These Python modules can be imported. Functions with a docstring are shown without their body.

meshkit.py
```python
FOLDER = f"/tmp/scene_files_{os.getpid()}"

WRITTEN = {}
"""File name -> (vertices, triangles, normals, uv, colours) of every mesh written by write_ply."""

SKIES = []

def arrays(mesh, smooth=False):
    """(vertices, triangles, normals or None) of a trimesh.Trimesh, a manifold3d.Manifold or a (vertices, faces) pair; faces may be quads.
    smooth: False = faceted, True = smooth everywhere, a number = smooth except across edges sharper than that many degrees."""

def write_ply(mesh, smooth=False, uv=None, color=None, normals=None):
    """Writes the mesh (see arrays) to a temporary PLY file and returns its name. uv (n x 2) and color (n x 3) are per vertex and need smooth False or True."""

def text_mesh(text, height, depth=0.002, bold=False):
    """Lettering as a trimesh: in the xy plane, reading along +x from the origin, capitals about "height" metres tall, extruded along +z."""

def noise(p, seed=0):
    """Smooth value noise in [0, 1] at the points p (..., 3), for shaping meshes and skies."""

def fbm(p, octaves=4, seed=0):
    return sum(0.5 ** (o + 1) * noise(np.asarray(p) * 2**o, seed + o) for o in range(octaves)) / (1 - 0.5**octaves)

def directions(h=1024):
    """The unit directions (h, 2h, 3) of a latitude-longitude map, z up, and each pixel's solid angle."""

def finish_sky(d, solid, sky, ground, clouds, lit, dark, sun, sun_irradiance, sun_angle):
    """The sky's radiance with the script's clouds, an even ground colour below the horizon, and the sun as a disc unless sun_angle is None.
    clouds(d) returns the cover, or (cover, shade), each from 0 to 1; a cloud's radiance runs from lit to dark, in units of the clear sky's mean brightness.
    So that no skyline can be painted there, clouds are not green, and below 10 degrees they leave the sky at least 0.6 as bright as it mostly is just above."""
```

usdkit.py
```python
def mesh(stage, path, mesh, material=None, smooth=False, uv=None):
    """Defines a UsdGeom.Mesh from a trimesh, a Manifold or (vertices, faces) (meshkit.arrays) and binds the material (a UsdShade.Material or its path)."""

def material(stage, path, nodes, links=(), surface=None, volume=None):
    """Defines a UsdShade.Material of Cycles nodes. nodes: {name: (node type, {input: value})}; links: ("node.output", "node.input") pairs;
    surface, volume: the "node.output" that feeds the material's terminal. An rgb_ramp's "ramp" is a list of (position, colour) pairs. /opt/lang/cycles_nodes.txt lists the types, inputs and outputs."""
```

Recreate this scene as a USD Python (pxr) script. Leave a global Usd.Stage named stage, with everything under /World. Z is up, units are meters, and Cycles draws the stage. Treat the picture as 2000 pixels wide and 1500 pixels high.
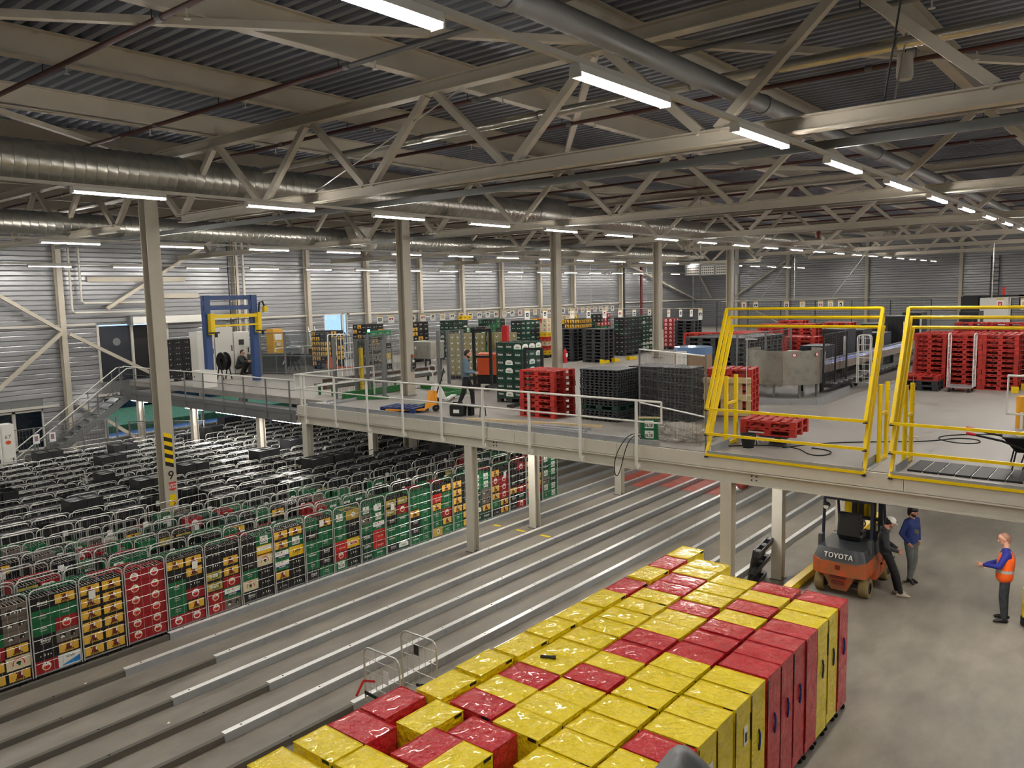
import math, random, numpy as np, trimesh, usdkit, meshkit
from pxr import Usd, UsdGeom, UsdLux, UsdShade, Gf, Sdf, Vt
import manifold3d as m3
from shapely.geometry import Polygon
stage = Usd.Stage.CreateInMemory()
UsdGeom.SetStageUpAxis(stage, 'Z'); UsdGeom.SetStageMetersPerUnit(stage, 1.0)
W = UsdGeom.Xform.Define(stage, '/World'); stage.SetDefaultPrim(W.GetPrim())
UsdGeom.Scope.Define(stage, '/World/Looks')
# ---------------------------------------------------------------- camera, sky, lamps, exposure
YAW, PITCH, ROLL, FPX, EYE = 0.6883113, 0.1111602, -0.0222709, 1557.5, (0, 0, 6.8)
EXPOSURE = -0.22
LAMP_RGB, LAMP_POWER = (1.0, 0.955, 0.89), 170.0
SKY_RGB, SKY_POWER = (0.42, 0.62, 1.0), 0.62
_f = np.array([math.cos(YAW)*math.cos(PITCH), math.sin(YAW)*math.cos(PITCH), -math.sin(PITCH)])
_r = np.array([math.sin(YAW), -math.cos(YAW), 0]); _u = np.cross(_r, _f)
_r, _u = math.cos(ROLL)*_r+math.sin(ROLL)*_u, -math.sin(ROLL)*_r+math.cos(ROLL)*_u
cam = UsdGeom.Camera.Define(stage, '/World/camera')
cam.AddTransformOp().Set(Gf.Matrix4d(*_r, 0, *_u, 0, *(-_f), 0, *EYE, 1))
cam.CreateHorizontalApertureAttr(36.0); cam.CreateVerticalApertureAttr(27.0)
cam.CreateFocalLengthAttr(FPX*36/2000); cam.CreateClippingRangeAttr(Gf.Vec2f(0.05, 400))
cam.CreateExposureAttr(EXPOSURE)
dome = UsdLux.DomeLight.Define(stage, '/World/sky')
dome.CreateColorAttr(Gf.Vec3f(*SKY_RGB)); dome.CreateIntensityAttr(SKY_POWER)
# ---------------------------------------------------------------- helpers
rnd = random.Random(7)
def S(*c):
    if len(c) == 1: c = [int(c[0][i:i+2], 16) for i in (0, 2, 4)]
    return tuple((x/255/12.92 if x/255 <= .04045 else ((x/255+.055)/1.055)**2.4) for x in c)
MATS = {}
def mat(n, c, rough=.55, metal=0., var=0., vs=3., bump=0., bs=40., world=False, stretch=None, c2=None, coat=0., emit=0., spec=.5, rr=0., rand=0., bd=.02):
    if n in MATS: return MATS[n]
    c = S(c) if isinstance(c, str) else c
    nodes = {'p': ('principled_bsdf', {'base_color': c, 'roughness': rough, 'metallic': metal, 'coat_weight': coat, 'specular_ior_level': spec})}
    L = []
    if emit: nodes['p'][1].update(emission_color=c, emission_strength=emit)
    src = 'g.position' if world else 't.object'
    if var or bump or c2 or rr:
        nodes['g'] = ('geometry', {}); nodes['t'] = ('texture_coordinate', {}); nodes['m'] = ('mapping', {'scale': stretch or (1, 1, 1)})
        L.append((src, 'm.vector'))
    if var or c2 or rr:
        nodes['n'] = ('noise_texture', {'scale': vs, 'detail': 6., 'roughness': .62}); L.append(('m.vector', 'n.vector'))
    if var or c2:
        d = S(c2) if isinstance(c2, str) else c2
        lo = d or tuple(x*(1-var) for x in c); hi = c if d else tuple(min(1, x*(1+var)) for x in c)
        nodes['r'] = ('rgb_ramp', {'ramp': [(.33, lo), (.68, hi)]}); L += [('n.fac', 'r.fac'), ('r.color', 'p.base_color')]
    if rr:
        nodes['q'] = ('map_range', {'from_min': .3, 'from_max': .7, 'to_min': max(.02, rough-rr), 'to_max': min(1, rough+rr)}); L += [('n.fac', 'q.value'), ('q.result', 'p.roughness')]
    if rand:
        nodes['o'] = ('object_info', {}); nodes['mr'] = ('map_range', {'from_min': 0., 'from_max': 1., 'to_min': 1-rand, 'to_max': 1+rand})
        nodes['h'] = ('hsv', {'color': c}); L += [('o.random', 'mr.value'), ('mr.result', 'h.value'), ('h.color', 'p.base_color')]
        if var or c2: L = [x for x in L if x[1] != 'p.base_color' or x[0] == 'h.color'] + [('r.color', 'h.color')]
    if bump:
        nodes['b'] = ('noise_texture', {'scale': bs, 'detail': 4.}); nodes['bm'] = ('bump', {'strength': min(1, bump), 'distance': bd})
        L += [('m.vector', 'b.vector'), ('b.fac', 'bm.height'), ('bm.normal', 'p.normal')]
    MATS[n] = usdkit.material(stage, '/World/Looks/'+n, nodes, L, surface='p.BSDF')
    return MATS[n]
COUNT = {}
def numbered(parent, name):
    k = (str(parent), name); i = COUNT.get(k, -1)+1; COUNT[k] = i
    return f'{parent}/{name}' if i == 0 else f'{parent}/{name}_{i:03d}'
def pth(parent): return '/World' if parent is None else str(parent.GetPath())
def tag(o, label=None, cat=None, group=None, kind=None):
    p = o.GetPrim() if hasattr(o, 'GetPrim') else o
    for k, v in (('label', label), ('category', cat), ('group', group), ('kind', kind)):
        if v: p.SetCustomDataByKey(k, v)
    return p
def xf(x, loc=(0, 0, 0), rz=0., s=None, rot=None):
    x.AddTranslateOp().Set(Gf.Vec3d(*map(float, loc)))
    if rot is not None: x.AddRotateXYZOp().Set(Gf.Vec3f(*map(float, rot)))
    elif rz: x.AddRotateZOp().Set(float(rz))
    if s is not None: x.AddScaleOp().Set(Gf.Vec3f(*(map(float, s) if np.ndim(s) else (float(s),)*3)))
def thing(name, label, cat, loc=(0, 0, 0), rz=0., group=None, kind=None, rot=None):
    x = UsdGeom.Xform.Define(stage, numbered('/World', name)); xf(x, loc, rz, rot=rot)
    return tag(x, label, cat, group, kind)
def sub(parent, name, label=None):
    return tag(UsdGeom.Xform.Define(stage, numbered(pth(parent), name)), label)
KINDS = stage.CreateClassPrim('/World/kinds')
def kindof(name):
    return stage.CreateClassPrim(numbered('/World/kinds', name))
def inst(cls, name, label, cat, loc, rz=0., group=None, s=None, rot=None):
    x = UsdGeom.Xform.Define(stage, numbered('/World', name)); xf(x, loc, rz, s, rot)
    p = x.GetPrim(); p.GetReferences().AddInternalReference(cls.GetPath()); p.SetInstanceable(True)
    return tag(p, label, cat, group)
def frame(d, up=(0, 0, 1)):
    d = np.asarray(d, float); d = d/np.linalg.norm(d); up = np.asarray(up, float)
    if abs(d @ up) > .97: up = np.array([1., 0, 0]) if abs(d[0]) < .9 else np.array([0, 1., 0])
    s = np.cross(d, up); s /= np.linalg.norm(s)
    return d, s, np.cross(s, d)
CUBE = np.array([[-1,-1,-1],[1,-1,-1],[1,1,-1],[-1,1,-1],[-1,-1,1],[1,-1,1],[1,1,1],[-1,1,1]], float)/2
CF = np.array([[0,2,1],[0,3,2],[4,5,6],[4,6,7],[0,1,5],[0,5,4],[1,2,6],[1,6,5],[2,3,7],[2,7,6],[3,0,4],[3,4,7]])
class MB:
    def __init__(s): s.v, s.f, s.n = [], [], 0
    def add(s, v, f):
        v = np.asarray(v, float); s.v.append(v); s.f.append(np.asarray(f, int)+s.n); s.n += len(v); return s
    def tm(s, t): return s.add(t.vertices, t.faces)
    def box(s, c, d, rz=0.):
        v = CUBE*np.asarray(d, float)
        if rz: a = math.radians(rz); v = v@np.array([[math.cos(a), math.sin(a), 0], [-math.sin(a), math.cos(a), 0], [0, 0, 1]])
        return s.add(v+np.asarray(c, float), CF)
    def bx(s, a, b):
        a, b = np.asarray(a, float), np.asarray(b, float); return s.box((a+b)/2, np.abs(b-a))
    def bar(s, p, q, w, h=None, up=(0, 0, 1)):
        p, q = np.asarray(p, float), np.asarray(q, float); d, sd, u = frame(q-p, up); h = h or w
        v = CUBE*[np.linalg.norm(q-p), w, h]
        return s.add(v@np.stack([d, sd, u])+(p+q)/2, CF)
    def ibeam(s, p, q, w, h, tf=.02, tw=.012, up=(0, 0, 1)):
        p, q = np.asarray(p, float), np.asarray(q, float); d, sd, u = frame(q-p, up)
        for o in (-1, 1): s.bar(p+u*o*(h-tf)/2, q+u*o*(h-tf)/2, w, tf, up)
        return s.bar(p, q, tw, h-2*tf, up)
    def chan(s, p, q, w, h, t=.01, side=1, up=(0, 0, 1)):
        p, q = np.asarray(p, float), np.asarray(q, float); d, sd, u = frame(q-p, up)
        for o in (-1, 1): s.bar(p+u*o*(h-t)/2, q+u*o*(h-t)/2, w, t, up)
        return s.bar(p+sd*side*(w-t)/2, q+sd*side*(w-t)/2, t, h-2*t, up)
    def tube(s, pts, r, n=8, cap=True, closed=False):
        P = np.asarray(pts, float); r = np.broadcast_to(r, (len(P),))
        if closed: T = np.roll(P, -1, 0)-np.roll(P, 1, 0)
        else: T = np.gradient(P, axis=0)
        T /= np.linalg.norm(T, axis=1, keepdims=True)+1e-12
        _, a, b = frame(T[0]); A = []
        for t in T:
            a = a-t*(a@t); a /= np.linalg.norm(a)+1e-12; A.append((a, np.cross(t, a)))
        g = np.arange(n)*2*math.pi/n; ca, sa = np.cos(g)[:, None], np.sin(g)[:, None]
        v = np.concatenate([P[i]+r[i]*(ca*A[i][0]+sa*A[i][1]) for i in range(len(P))])
        m = len(P) if closed else len(P)-1; i, j = np.meshgrid(np.arange(m), np.arange(n), indexing='ij'); k = (j+1) % n; e = (i+1) % len(P)
        q = np.stack([i*n+j, i*n+k, e*n+k, e*n+j], -1).reshape(-1, 4); f = [q[:, [0, 1, 2]], q[:, [0, 2, 3]]]
        if cap and not closed:
            c = np.arange(1, n-1); z = (len(P)-1)*n
            f += [np.stack([0*c, c+1, c], 1), np.stack([0*c+z, z+c, z+c+1], 1)]
        return s.add(v, np.concatenate(f))
    def cyl(s, p, q, r, n=12): return s.tube([p, q], r, n)
    def lathe(s, c, prof, n=24, axis=2):
        pr = np.asarray(prof, float); g = np.arange(n)*2*math.pi/n
        v = np.stack([np.outer(pr[:, 0], np.cos(g)), np.outer(pr[:, 0], np.sin(g)), np.repeat(pr[:, 1:2], n, 1)], -1).reshape(-1, 3)
        if axis == 0: v = v[:, [2, 0, 1]]
        if axis == 1: v = v[:, [1, 2, 0]]
        m = len(pr); i, j = np.meshgrid(np.arange(m-1), np.arange(n), indexing='ij'); k = (j+1) % n
        q = np.stack([i*n+j, i*n+k, (i+1)*n+k, (i+1)*n+j], -1).reshape(-1, 4)
        return s.add(v+np.asarray(c, float), np.concatenate([q[:, [0, 1, 2]], q[:, [0, 2, 3]]]))
    def prism(s, poly, h, o=(0, 0, 0), ax=((1, 0, 0), (0, 1, 0), (0, 0, 1))):
        P = poly if isinstance(poly, Polygon) else Polygon(poly)
        t = trimesh.creation.extrude_polygon(P, h, engine='earcut')
        return s.add(t.vertices@np.asarray(ax, float)+np.asarray(o, float), t.faces)
    def rbox(s, c, d, r=.02, n=3):
        r = min(r, min(d)/2*.98); e = np.asarray(d, float)/2-r
        b = trimesh.creation.icosphere(subdivisions=1, radius=r) if n < 3 else trimesh.creation.uv_sphere(r, count=[8, 8])
        pts = np.concatenate([b.vertices+e*np.array(g) for g in [(x, y, z) for x in (-1, 1) for y in (-1, 1) for z in (-1, 1)]])
        h = trimesh.convex.convex_hull(pts); return s.add(h.vertices+np.asarray(c, float), h.faces)
    def text(s, t, height, o, ax=((1, 0, 0), (0, 0, 1), (0, -1, 0)), depth=.002, bold=True, center=True, sx=1.):
        m = meshkit.text_mesh(t, height, depth, bold); v = m.vertices.copy()
        if center: v[:, 0] -= (v[:, 0].min()+v[:, 0].max())/2; v[:, 1] -= height/2
        v[:, 0] *= sx
        return s.add(v@np.asarray(ax, float)+np.asarray(o, float), m.faces)
    def disc(s, o, rx, rz=None, r0=0., n=20, ax=((1, 0, 0), (0, 0, 1), (0, -1, 0)), d=.001, a0=0, a1=360):
        rz = rx if rz is None else rz; g = np.radians(np.linspace(a0, a1, n+1))
        out = np.stack([np.cos(g)*rx, np.sin(g)*rz, 0*g+d], 1)@np.asarray(ax, float)+np.asarray(o, float)
        i = np.arange(n)
        if not r0:
            c = np.array([[0, 0, d]])@np.asarray(ax, float)+np.asarray(o, float)
            return s.add(np.concatenate([out, c]), np.stack([i, i+1, 0*i+n+1], 1))
        inn = np.stack([np.cos(g)*rx*r0, np.sin(g)*rz*r0, 0*g+d], 1)@np.asarray(ax, float)+np.asarray(o, float)
        return s.add(np.concatenate([out, inn]), np.concatenate([np.stack([i, i+1, i+n+2], 1), np.stack([i, i+n+2, i+n+1], 1)]))
    def arr(s): return np.concatenate(s.v), np.concatenate(s.f)
    def moved(s, loc=(0, 0, 0), rz=0.):
        v, f = s.arr(); a = math.radians(rz); v = v@np.array([[math.cos(a), math.sin(a), 0], [-math.sin(a), math.cos(a), 0], [0, 0, 1]])+np.asarray(loc, float)
        return MB().add(v, f)
    def build(s, name, m, parent=None, smooth=False, label=None, cat=None, group=None, kind=None):
        o = usdkit.mesh(stage, numbered(pth(parent), name), s.arr(), m, smooth); return tag(o, label, cat, group, kind)
def M(): return MB()
def arc(c, r, a0, a1, n, ax):
    g = np.radians(np.linspace(a0, a1, n)); return [np.asarray(c)+r*math.cos(t)*np.asarray(ax[0])+r*math.sin(t)*np.asarray(ax[1]) for t in g]
def uframe(w, z0, z1, r, axis=0, off=0., n=4):
    """Polyline of a tube frame with rounded top corners, in the plane of axis and z."""
    a = np.eye(3)[axis]; b = np.eye(3)[1-axis]*off; z = np.array([0, 0, 1.])
    return [b-a*w/2+z*z0]+[p+b for p in arc(-a*(w/2-r)+z*(z1-r), r, 180, 90, n, (a, z))]+[p+b for p in arc(a*(w/2-r)+z*(z1-r), r, 90, 0, n, (a, z))]+[b+a*w/2+z*z0]
ORD = 'first second third fourth fifth sixth seventh eighth ninth tenth eleventh twelfth thirteenth fourteenth fifteenth sixteenth seventeenth eighteenth nineteenth twentieth'.split()
def ordn(i):
    """i counted from 0 in words."""
    if i < 20: return ORD[i]
    t = {2: 'twenty', 3: 'thirty', 4: 'forty', 5: 'fifty'}[(i+1)//10]; r = (i+1) % 10
    return {'twenty': 'twentieth', 'thirty': 'thirtieth', 'forty': 'fortieth', 'fifty': 'fiftieth'}[t] if r == 0 else f'{t}-{ORD[r-1]}'
def pix(p):
    q = np.asarray(p, float)-EYE; w = q@_f
    return (1000+FPX*(q@_r)/w, 750-FPX*(q@_u)/w, w) if w > .1 else (-9e9, -9e9, w)
def seen(p, m=0): x, y, w = pix(p); return -m < x < 2000+m and -m < y < 1500+m
# ---------------------------------------------------------------- materials
m_floor = mat('floor_concrete', S(134, 127, 116), .62, var=.22, vs=.9, world=True, stretch=(1, 2.2, 1), bump=.08, bs=60, rr=.12)
m_deck = mat('deck_concrete', S(150, 145, 138), .5, var=.14, vs=1.1, world=True, stretch=(2.2, 1, 1), bump=.06, bs=60, rr=.12)
m_roof = mat('roof_sheet_steel', S(128, 133, 146), .5, .1, var=.08, vs=.6, world=True)
m_wall = mat('wall_panel_steel', S(150, 151, 153), .38, .6, var=.06, vs=2, world=True, stretch=(.15, .15, 4))
m_beige = mat('beige_steel', S(182, 174, 158), .5, var=.05, vs=2, world=True)
m_cream = mat('cream_steel', S(205, 200, 186), .45, var=.04, vs=2, world=True)
m_white = mat('white_paint', S(222, 220, 212), .42)
m_galv = mat('galvanised', S(168, 171, 174), .4, .45, var=.07, vs=5, world=True, rr=.08)
m_galvb = mat('galvanised_flange', S(236, 236, 232), .36, .25, var=.05, vs=8, world=True)
m_rail = mat('dark_kerb', S(92, 88, 80), .6, var=.2, vs=3, world=True, stretch=(.3, 3, 3))
m_duct = mat('duct_steel', S(160, 158, 150), .32, .8, var=.12, vs=5, world=True)
m_foil = mat('foil', S(200, 196, 186), .25, .85, bump=.3, bs=25, world=True)
m_pipe = mat('grey_pipe', S(112, 112, 112), .45, .2)
m_redpipe = mat('red_pipe', S(104, 38, 34), .45)
m_black = mat('black_plastic', S(26, 27, 28), .5)
m_dark = mat('dark_steel', S(52, 53, 54), .5, .3)
m_grey = mat('grey_steel', S(120, 122, 122), .45, .3)
m_chrome = mat('zinc_wire', S(208, 208, 202), .3, .5)
m_yel = mat('safety_yellow', S(242, 206, 8), .35)
m_steel = mat('stainless', S(172, 170, 160), .36, .8, var=.04, vs=3, rr=.06)
m_blue = mat('blue_steel', S(52, 78, 128), .45)
m_green = mat('green_steel', S(38, 110, 52), .5)
m_orange = mat('orange_paint', S(214, 84, 34), .42)
m_wood = mat('pine', S(206, 184, 140), .6, var=.12, vs=4, stretch=(1, 9, 9))
m_card = mat('cardboard', S(158, 128, 96), .7, var=.08, vs=3)
m_paper = mat('paper', S(232, 230, 224), .6)
m_redp = mat('red_pallet', S(176, 44, 34), .55, var=.2, vs=5, rand=.18)
m_blkp = mat('black_pallet', S(52, 54, 57), .5, rand=.2)
m_rubber = mat('rubber', S(30, 30, 30), .75)
m_skin = mat('skin', S(206, 150, 124), .5)
# ---------------------------------------------------------------- setting
CEIL, TRX, Y0, WALL_L, WALL_B = 10.95, [1.45+8.75*k for k in range(8)], -21.0, 35.7, 71.4
XN = -9.0
M().bx((XN, Y0, -.3), (WALL_B, WALL_L, 0)).build('floor', m_floor, kind='structure', label='grey concrete warehouse floor running under the mezzanine', cat='floor')
cl = thing('ceiling', 'dark corrugated steel roof deck of the hall', 'ceiling', kind='structure')
prof = [(0, 0), (.05, .0), (.085, .1), (.165, .1), (.2, 0)]
edges = [XN, *TRX, WALL_B]
for a, b in zip(edges[:-1], edges[1:]):
    xs, n = [], int(round((b-a)/.25)); w = (b-a)/n
    for i in range(n): xs += [(a+i*w+x*w/.25, CEIL+z) for x, z in prof]
    xs.append((b, CEIL)); xs = np.array(xs); k = len(xs)
    for ya, yb in ((Y0, 6.6), (6.6, WALL_L)):
        v = np.concatenate([np.c_[xs[:, 0], np.full(k, ya), xs[:, 1]], np.c_[xs[:, 0], np.full(k, yb), xs[:, 1]]])
        i = np.arange(k-1); f = np.concatenate([np.stack([i, i+1, i+1+k], 1), np.stack([i, i+1+k, i+k], 1)])
        M().add(v, f).build('roof_sheet', m_roof, cl)
M().bx((XN, Y0, CEIL+.16), (WALL_B, WALL_L, CEIL+.3)).build('roof_board', m_dark, cl)
def panel_wall(name, label, axis, pos, stops, z0, z1, holes=(), face=-1):
    """Liner panels of .6 m with a rib at each joint, one mesh per panel and bay; holes are (a, b, zlo, zhi)."""
    w = thing(name, label, 'wall', kind='structure')
    for a, b in zip(stops[:-1], stops[1:]):
        z = z0
        while z < z1-.05:
            t = min(z+.6, z1); spans = [(a, b)]
            for ha, hb, hl, hh in holes:
                if hl < t-.05 and hh > z+.05:
                    spans = [q for s_, e_ in spans for q in ((s_, min(e_, ha)), (max(s_, hb), e_)) if q[1]-q[0] > .02]
            for s_, e_ in spans:
                pr = [(0, z), (.035, z+.02), (.035, z+.17), (.02, z+.2), (.035, z+.23), (.035, z+.37), (.02, z+.4), (.035, z+.43), (.035, t-.02), (0, t)]
                pr = [p for p in pr if p[1] <= t+1e-6]; k = len(pr); P = np.array(pr); d = pos+face*P[:, 0]
                v = np.concatenate([np.c_[np.full(k, q), d, P[:, 1]] for q in (s_, e_)])
                if axis == 1: v = v[:, [1, 0, 2]]
                i = np.arange(k-1); M().add(v, np.concatenate([np.stack([i, i+1, i+1+k], 1), np.stack([i, i+1+k, i+k], 1)])).build('wall_panel', m_wall, w)
            z = t
    for s_, e_ in zip(stops[:-1], stops[1:]):   # outer skin behind the liner
        cuts = [(s_, e_, z0, z1)]
        for ha, hb, hl, hh in holes:
            nc = []
            for x0, x1, l0, l1 in cuts:
                if ha >= x1 or hb <= x0 or hl >= l1 or hh <= l0: nc.append((x0, x1, l0, l1)); continue
                if hl > l0: nc.append((x0, x1, l0, hl))
                if hh < l1: nc.append((x0, x1, hh, l1))
                if ha > x0: nc.append((x0, ha, max(l0, hl), min(l1, hh)))
                if hb < x1: nc.append((hb, x1, max(l0, hl), min(l1, hh)))
            cuts = nc
        b = M()
        for x0, x1, l0, l1 in cuts:
            p, q = (x0, pos, l0), (x1, pos-face*.15, l1)
            if axis == 1: p, q = (p[1], p[0], p[2]), (q[1], q[0], q[2])
            b.bx(p, q)
        b.build('outer_skin', m_grey, w)
    return w
WCX = [13.84, 21.95, 26.2, 30.3, 34.5, 38.3, 42.3, 46.6, 50.9, 57.8, 64.5]
panel_wall('wall_left', 'ribbed grey metal wall along the left of the hall', 0, WALL_L, [XN, 4.8, *WCX, WALL_B], 0, CEIL, holes=[(3.0, 12.9, .9, 2.55), (15.3, 25.0, .9, 2.75), (15.3, 18.4, 3.42, 5.9), (27.3, 28.95, 3.42, 6.0)])
WCY = [31.2, 26.4, 19.7, 12.7, 5.7, -1.3, -8.3]
panel_wall('wall_back', 'ribbed grey metal wall closing the far end of the hall', 1, WALL_B, [WALL_L, *WCY, Y0][::-1], 0, CEIL, face=-1)
M().bx((XN-.2, Y0, 0), (XN, WALL_L, CEIL)).build('wall_near', m_grey, kind='structure', label='metal wall behind the camera', cat='wall')
M().bx((XN, Y0-.2, 0), (WALL_B, Y0, CEIL)).build('wall_right', m_grey, kind='structure', label='metal wall on the right, outside the picture', cat='wall')
# posts, girts and braces on the walls
for i, x in enumerate(WCX):
    t = thing('wall_post', f'beige steel wall post, {ordn(i)} from the left along the ribbed left wall', 'wall post')
    M().ibeam((x, WALL_L-.2, 0), (x, WALL_L-.2, CEIL), .22, .3, .02, .014, up=(0, 1, 0)).build('post', m_beige, t)
for i, y in enumerate(WCY[:5]):
    t = thing('wall_post', f'beige steel post on the far end wall, {ordn(i)} from its left corner', 'wall post')
    M().ibeam((WALL_B-.2, y, 0), (WALL_B-.2, y, CEIL), .24, .3, .02, .014, up=(1, 0, 0)).build('post', m_beige if i else m_white, t)
m_girt = mat('light_rail_paint', S(196, 192, 182), .45)
def girt(a, b, lab): M().bar(a, b, .1, .1).build('girt', m_girt, label=lab, cat='wall rail')
girt((XN, WALL_L-.1, 5.95), (15.2, WALL_L-.1, 5.95), 'pale horizontal rail on the left wall, left of the doorway')
girt((18.5, WALL_L-.1, 5.95), (27.2, WALL_L-.1, 5.95), 'pale horizontal rail on the left wall behind the blue gantry')
girt((29, WALL_L-.1, 5.95), (WALL_B, WALL_L-.1, 5.95), 'long pale horizontal rail on the left wall above the crate stacks')
girt((WALL_B-.1, WALL_L, 5.95), (WALL_B-.1, Y0, 5.95), 'long pale horizontal rail on the far end wall')
girt((XN, WALL_L-.1, 2.65), (13.5, WALL_L-.1, 2.65), 'pale sill rail above the low windows at the far left')
girt((15, WALL_L-.1, 2.86), (25, WALL_L-.1, 2.86), 'pale rail above the wide low window behind the walkway columns')
def brace(p, q, lab, w=.14): M().bar(p, q, w, w).build('brace', m_beige, label=lab, cat='brace')
yb = WALL_L-.43
brace((13.7, yb, 5.75), (8.6, yb, 9.2), 'diagonal wall brace rising left from the first wall post at the far left')
brace((13.7, yb, 5.65), (8.4, yb, 1.2), 'diagonal wall brace falling left from the first wall post at the far left')
brace((14.0, yb, 5.6), (17.6, yb, 3.5), 'short diagonal wall brace falling right toward the stair head')
brace((15.6, yb, 6.6), (20.6, yb, 9.6), 'diagonal wall brace rising right behind the striped column')
brace((14.1, yb, 2.7), (17.0, yb, .4), 'diagonal brace in front of the low window, beside the left walkway column')
brace((WALL_B-.43, 33.6, 6.1), (WALL_B-.43, 35.2, 8.9), 'short brace near the far corner of the hall')
brace((WALL_B-.43, 31.4, 6.1), (WALL_B-.43, 26.5, 9.3), 'diagonal brace rising right on the far end wall')
brace((WALL_B-.43, 31.2, 5.9), (WALL_B-.43, 26.5, 3.5), 'diagonal brace falling right on the far end wall behind black pallets')
brace((58.2, yb, 9.2), (70.9, yb, 6.0), 'long diagonal brace falling right to the far corner of the left wall')
# ---------------------------------------------------------------- roof steel
NODES = [20.4-3.45*j for j in range(-4, 12)]
t = None
for k, X in enumerate(TRX[:7]):
    lab = ['behind the camera', 'nearest the camera, carried by the striped column', 'second from the camera', 'third from the camera', 'fourth from the camera', 'fifth from the camera', 'sixth and farthest from the camera'][k]
    if k == 0: continue
    t = thing('roof_truss', f'beige steel lattice roof truss, {lab}', 'roof truss', (X, 0, 0))
    M().ibeam((0, Y0+.1, 10.38), (0, WALL_L-.4, 10.38), .22, .22).build('top_chord', m_beige, t)
    M().ibeam((0, Y0+.1, 8.82), (0, 18.68, 8.82), .2, .2).build('bottom_chord', m_beige, t)
    M().ibeam((0, 21.9, 8.82), (0, WALL_L-.4, 8.82), .2, .2).build('bottom_chord', m_beige, t)
    for y in NODES:
        for s_ in (-1, 1):
            e = y+s_*1.725
            if Y0+.3 < e < WALL_L-.4 and Y0+.3 < y < WALL_L-.4: M().bar((0, y+s_*.12, 10.27), (0, e-s_*.12, 8.92), .12, .12).build('diagonal', m_beige, t)
for j, y in enumerate(NODES):
    if Y0 < y < WALL_L:
        M().ibeam((XN+.1, y, 10.72), (WALL_B-.1, y, 10.72), .2, .45, .02, .012).build('roof_beam', m_beige, label=f'beige steel I-beam under the roof deck running away from the camera, {ordn(j)} from the left wall', cat='roof beam')
for i, (p, q) in enumerate([((1.45, 13.6), (10.1, 6.7)), ((4.6, 16.2), (10.1, 20.2)), ((10.3, 6.7), (18.9, 13.5)), ((10.3, 6.5), (18.8, -.2)), ((19, 13.6), (27.6, 6.7)), ((27.8, 6.7), (36.3, 13.5)), ((19, 20.4), (27.6, 13.7)), ((27.8, 20.4), (36.3, 27.2)), ((19, -.2), (27.6, -7))]):
    M().bar((*p, 10.44), (*q, 10.44), .12, .1).build('roof_brace', m_beige, label=f'flat diagonal roof brace between trusses, {ordn(i)} by distance', cat='brace')
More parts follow.
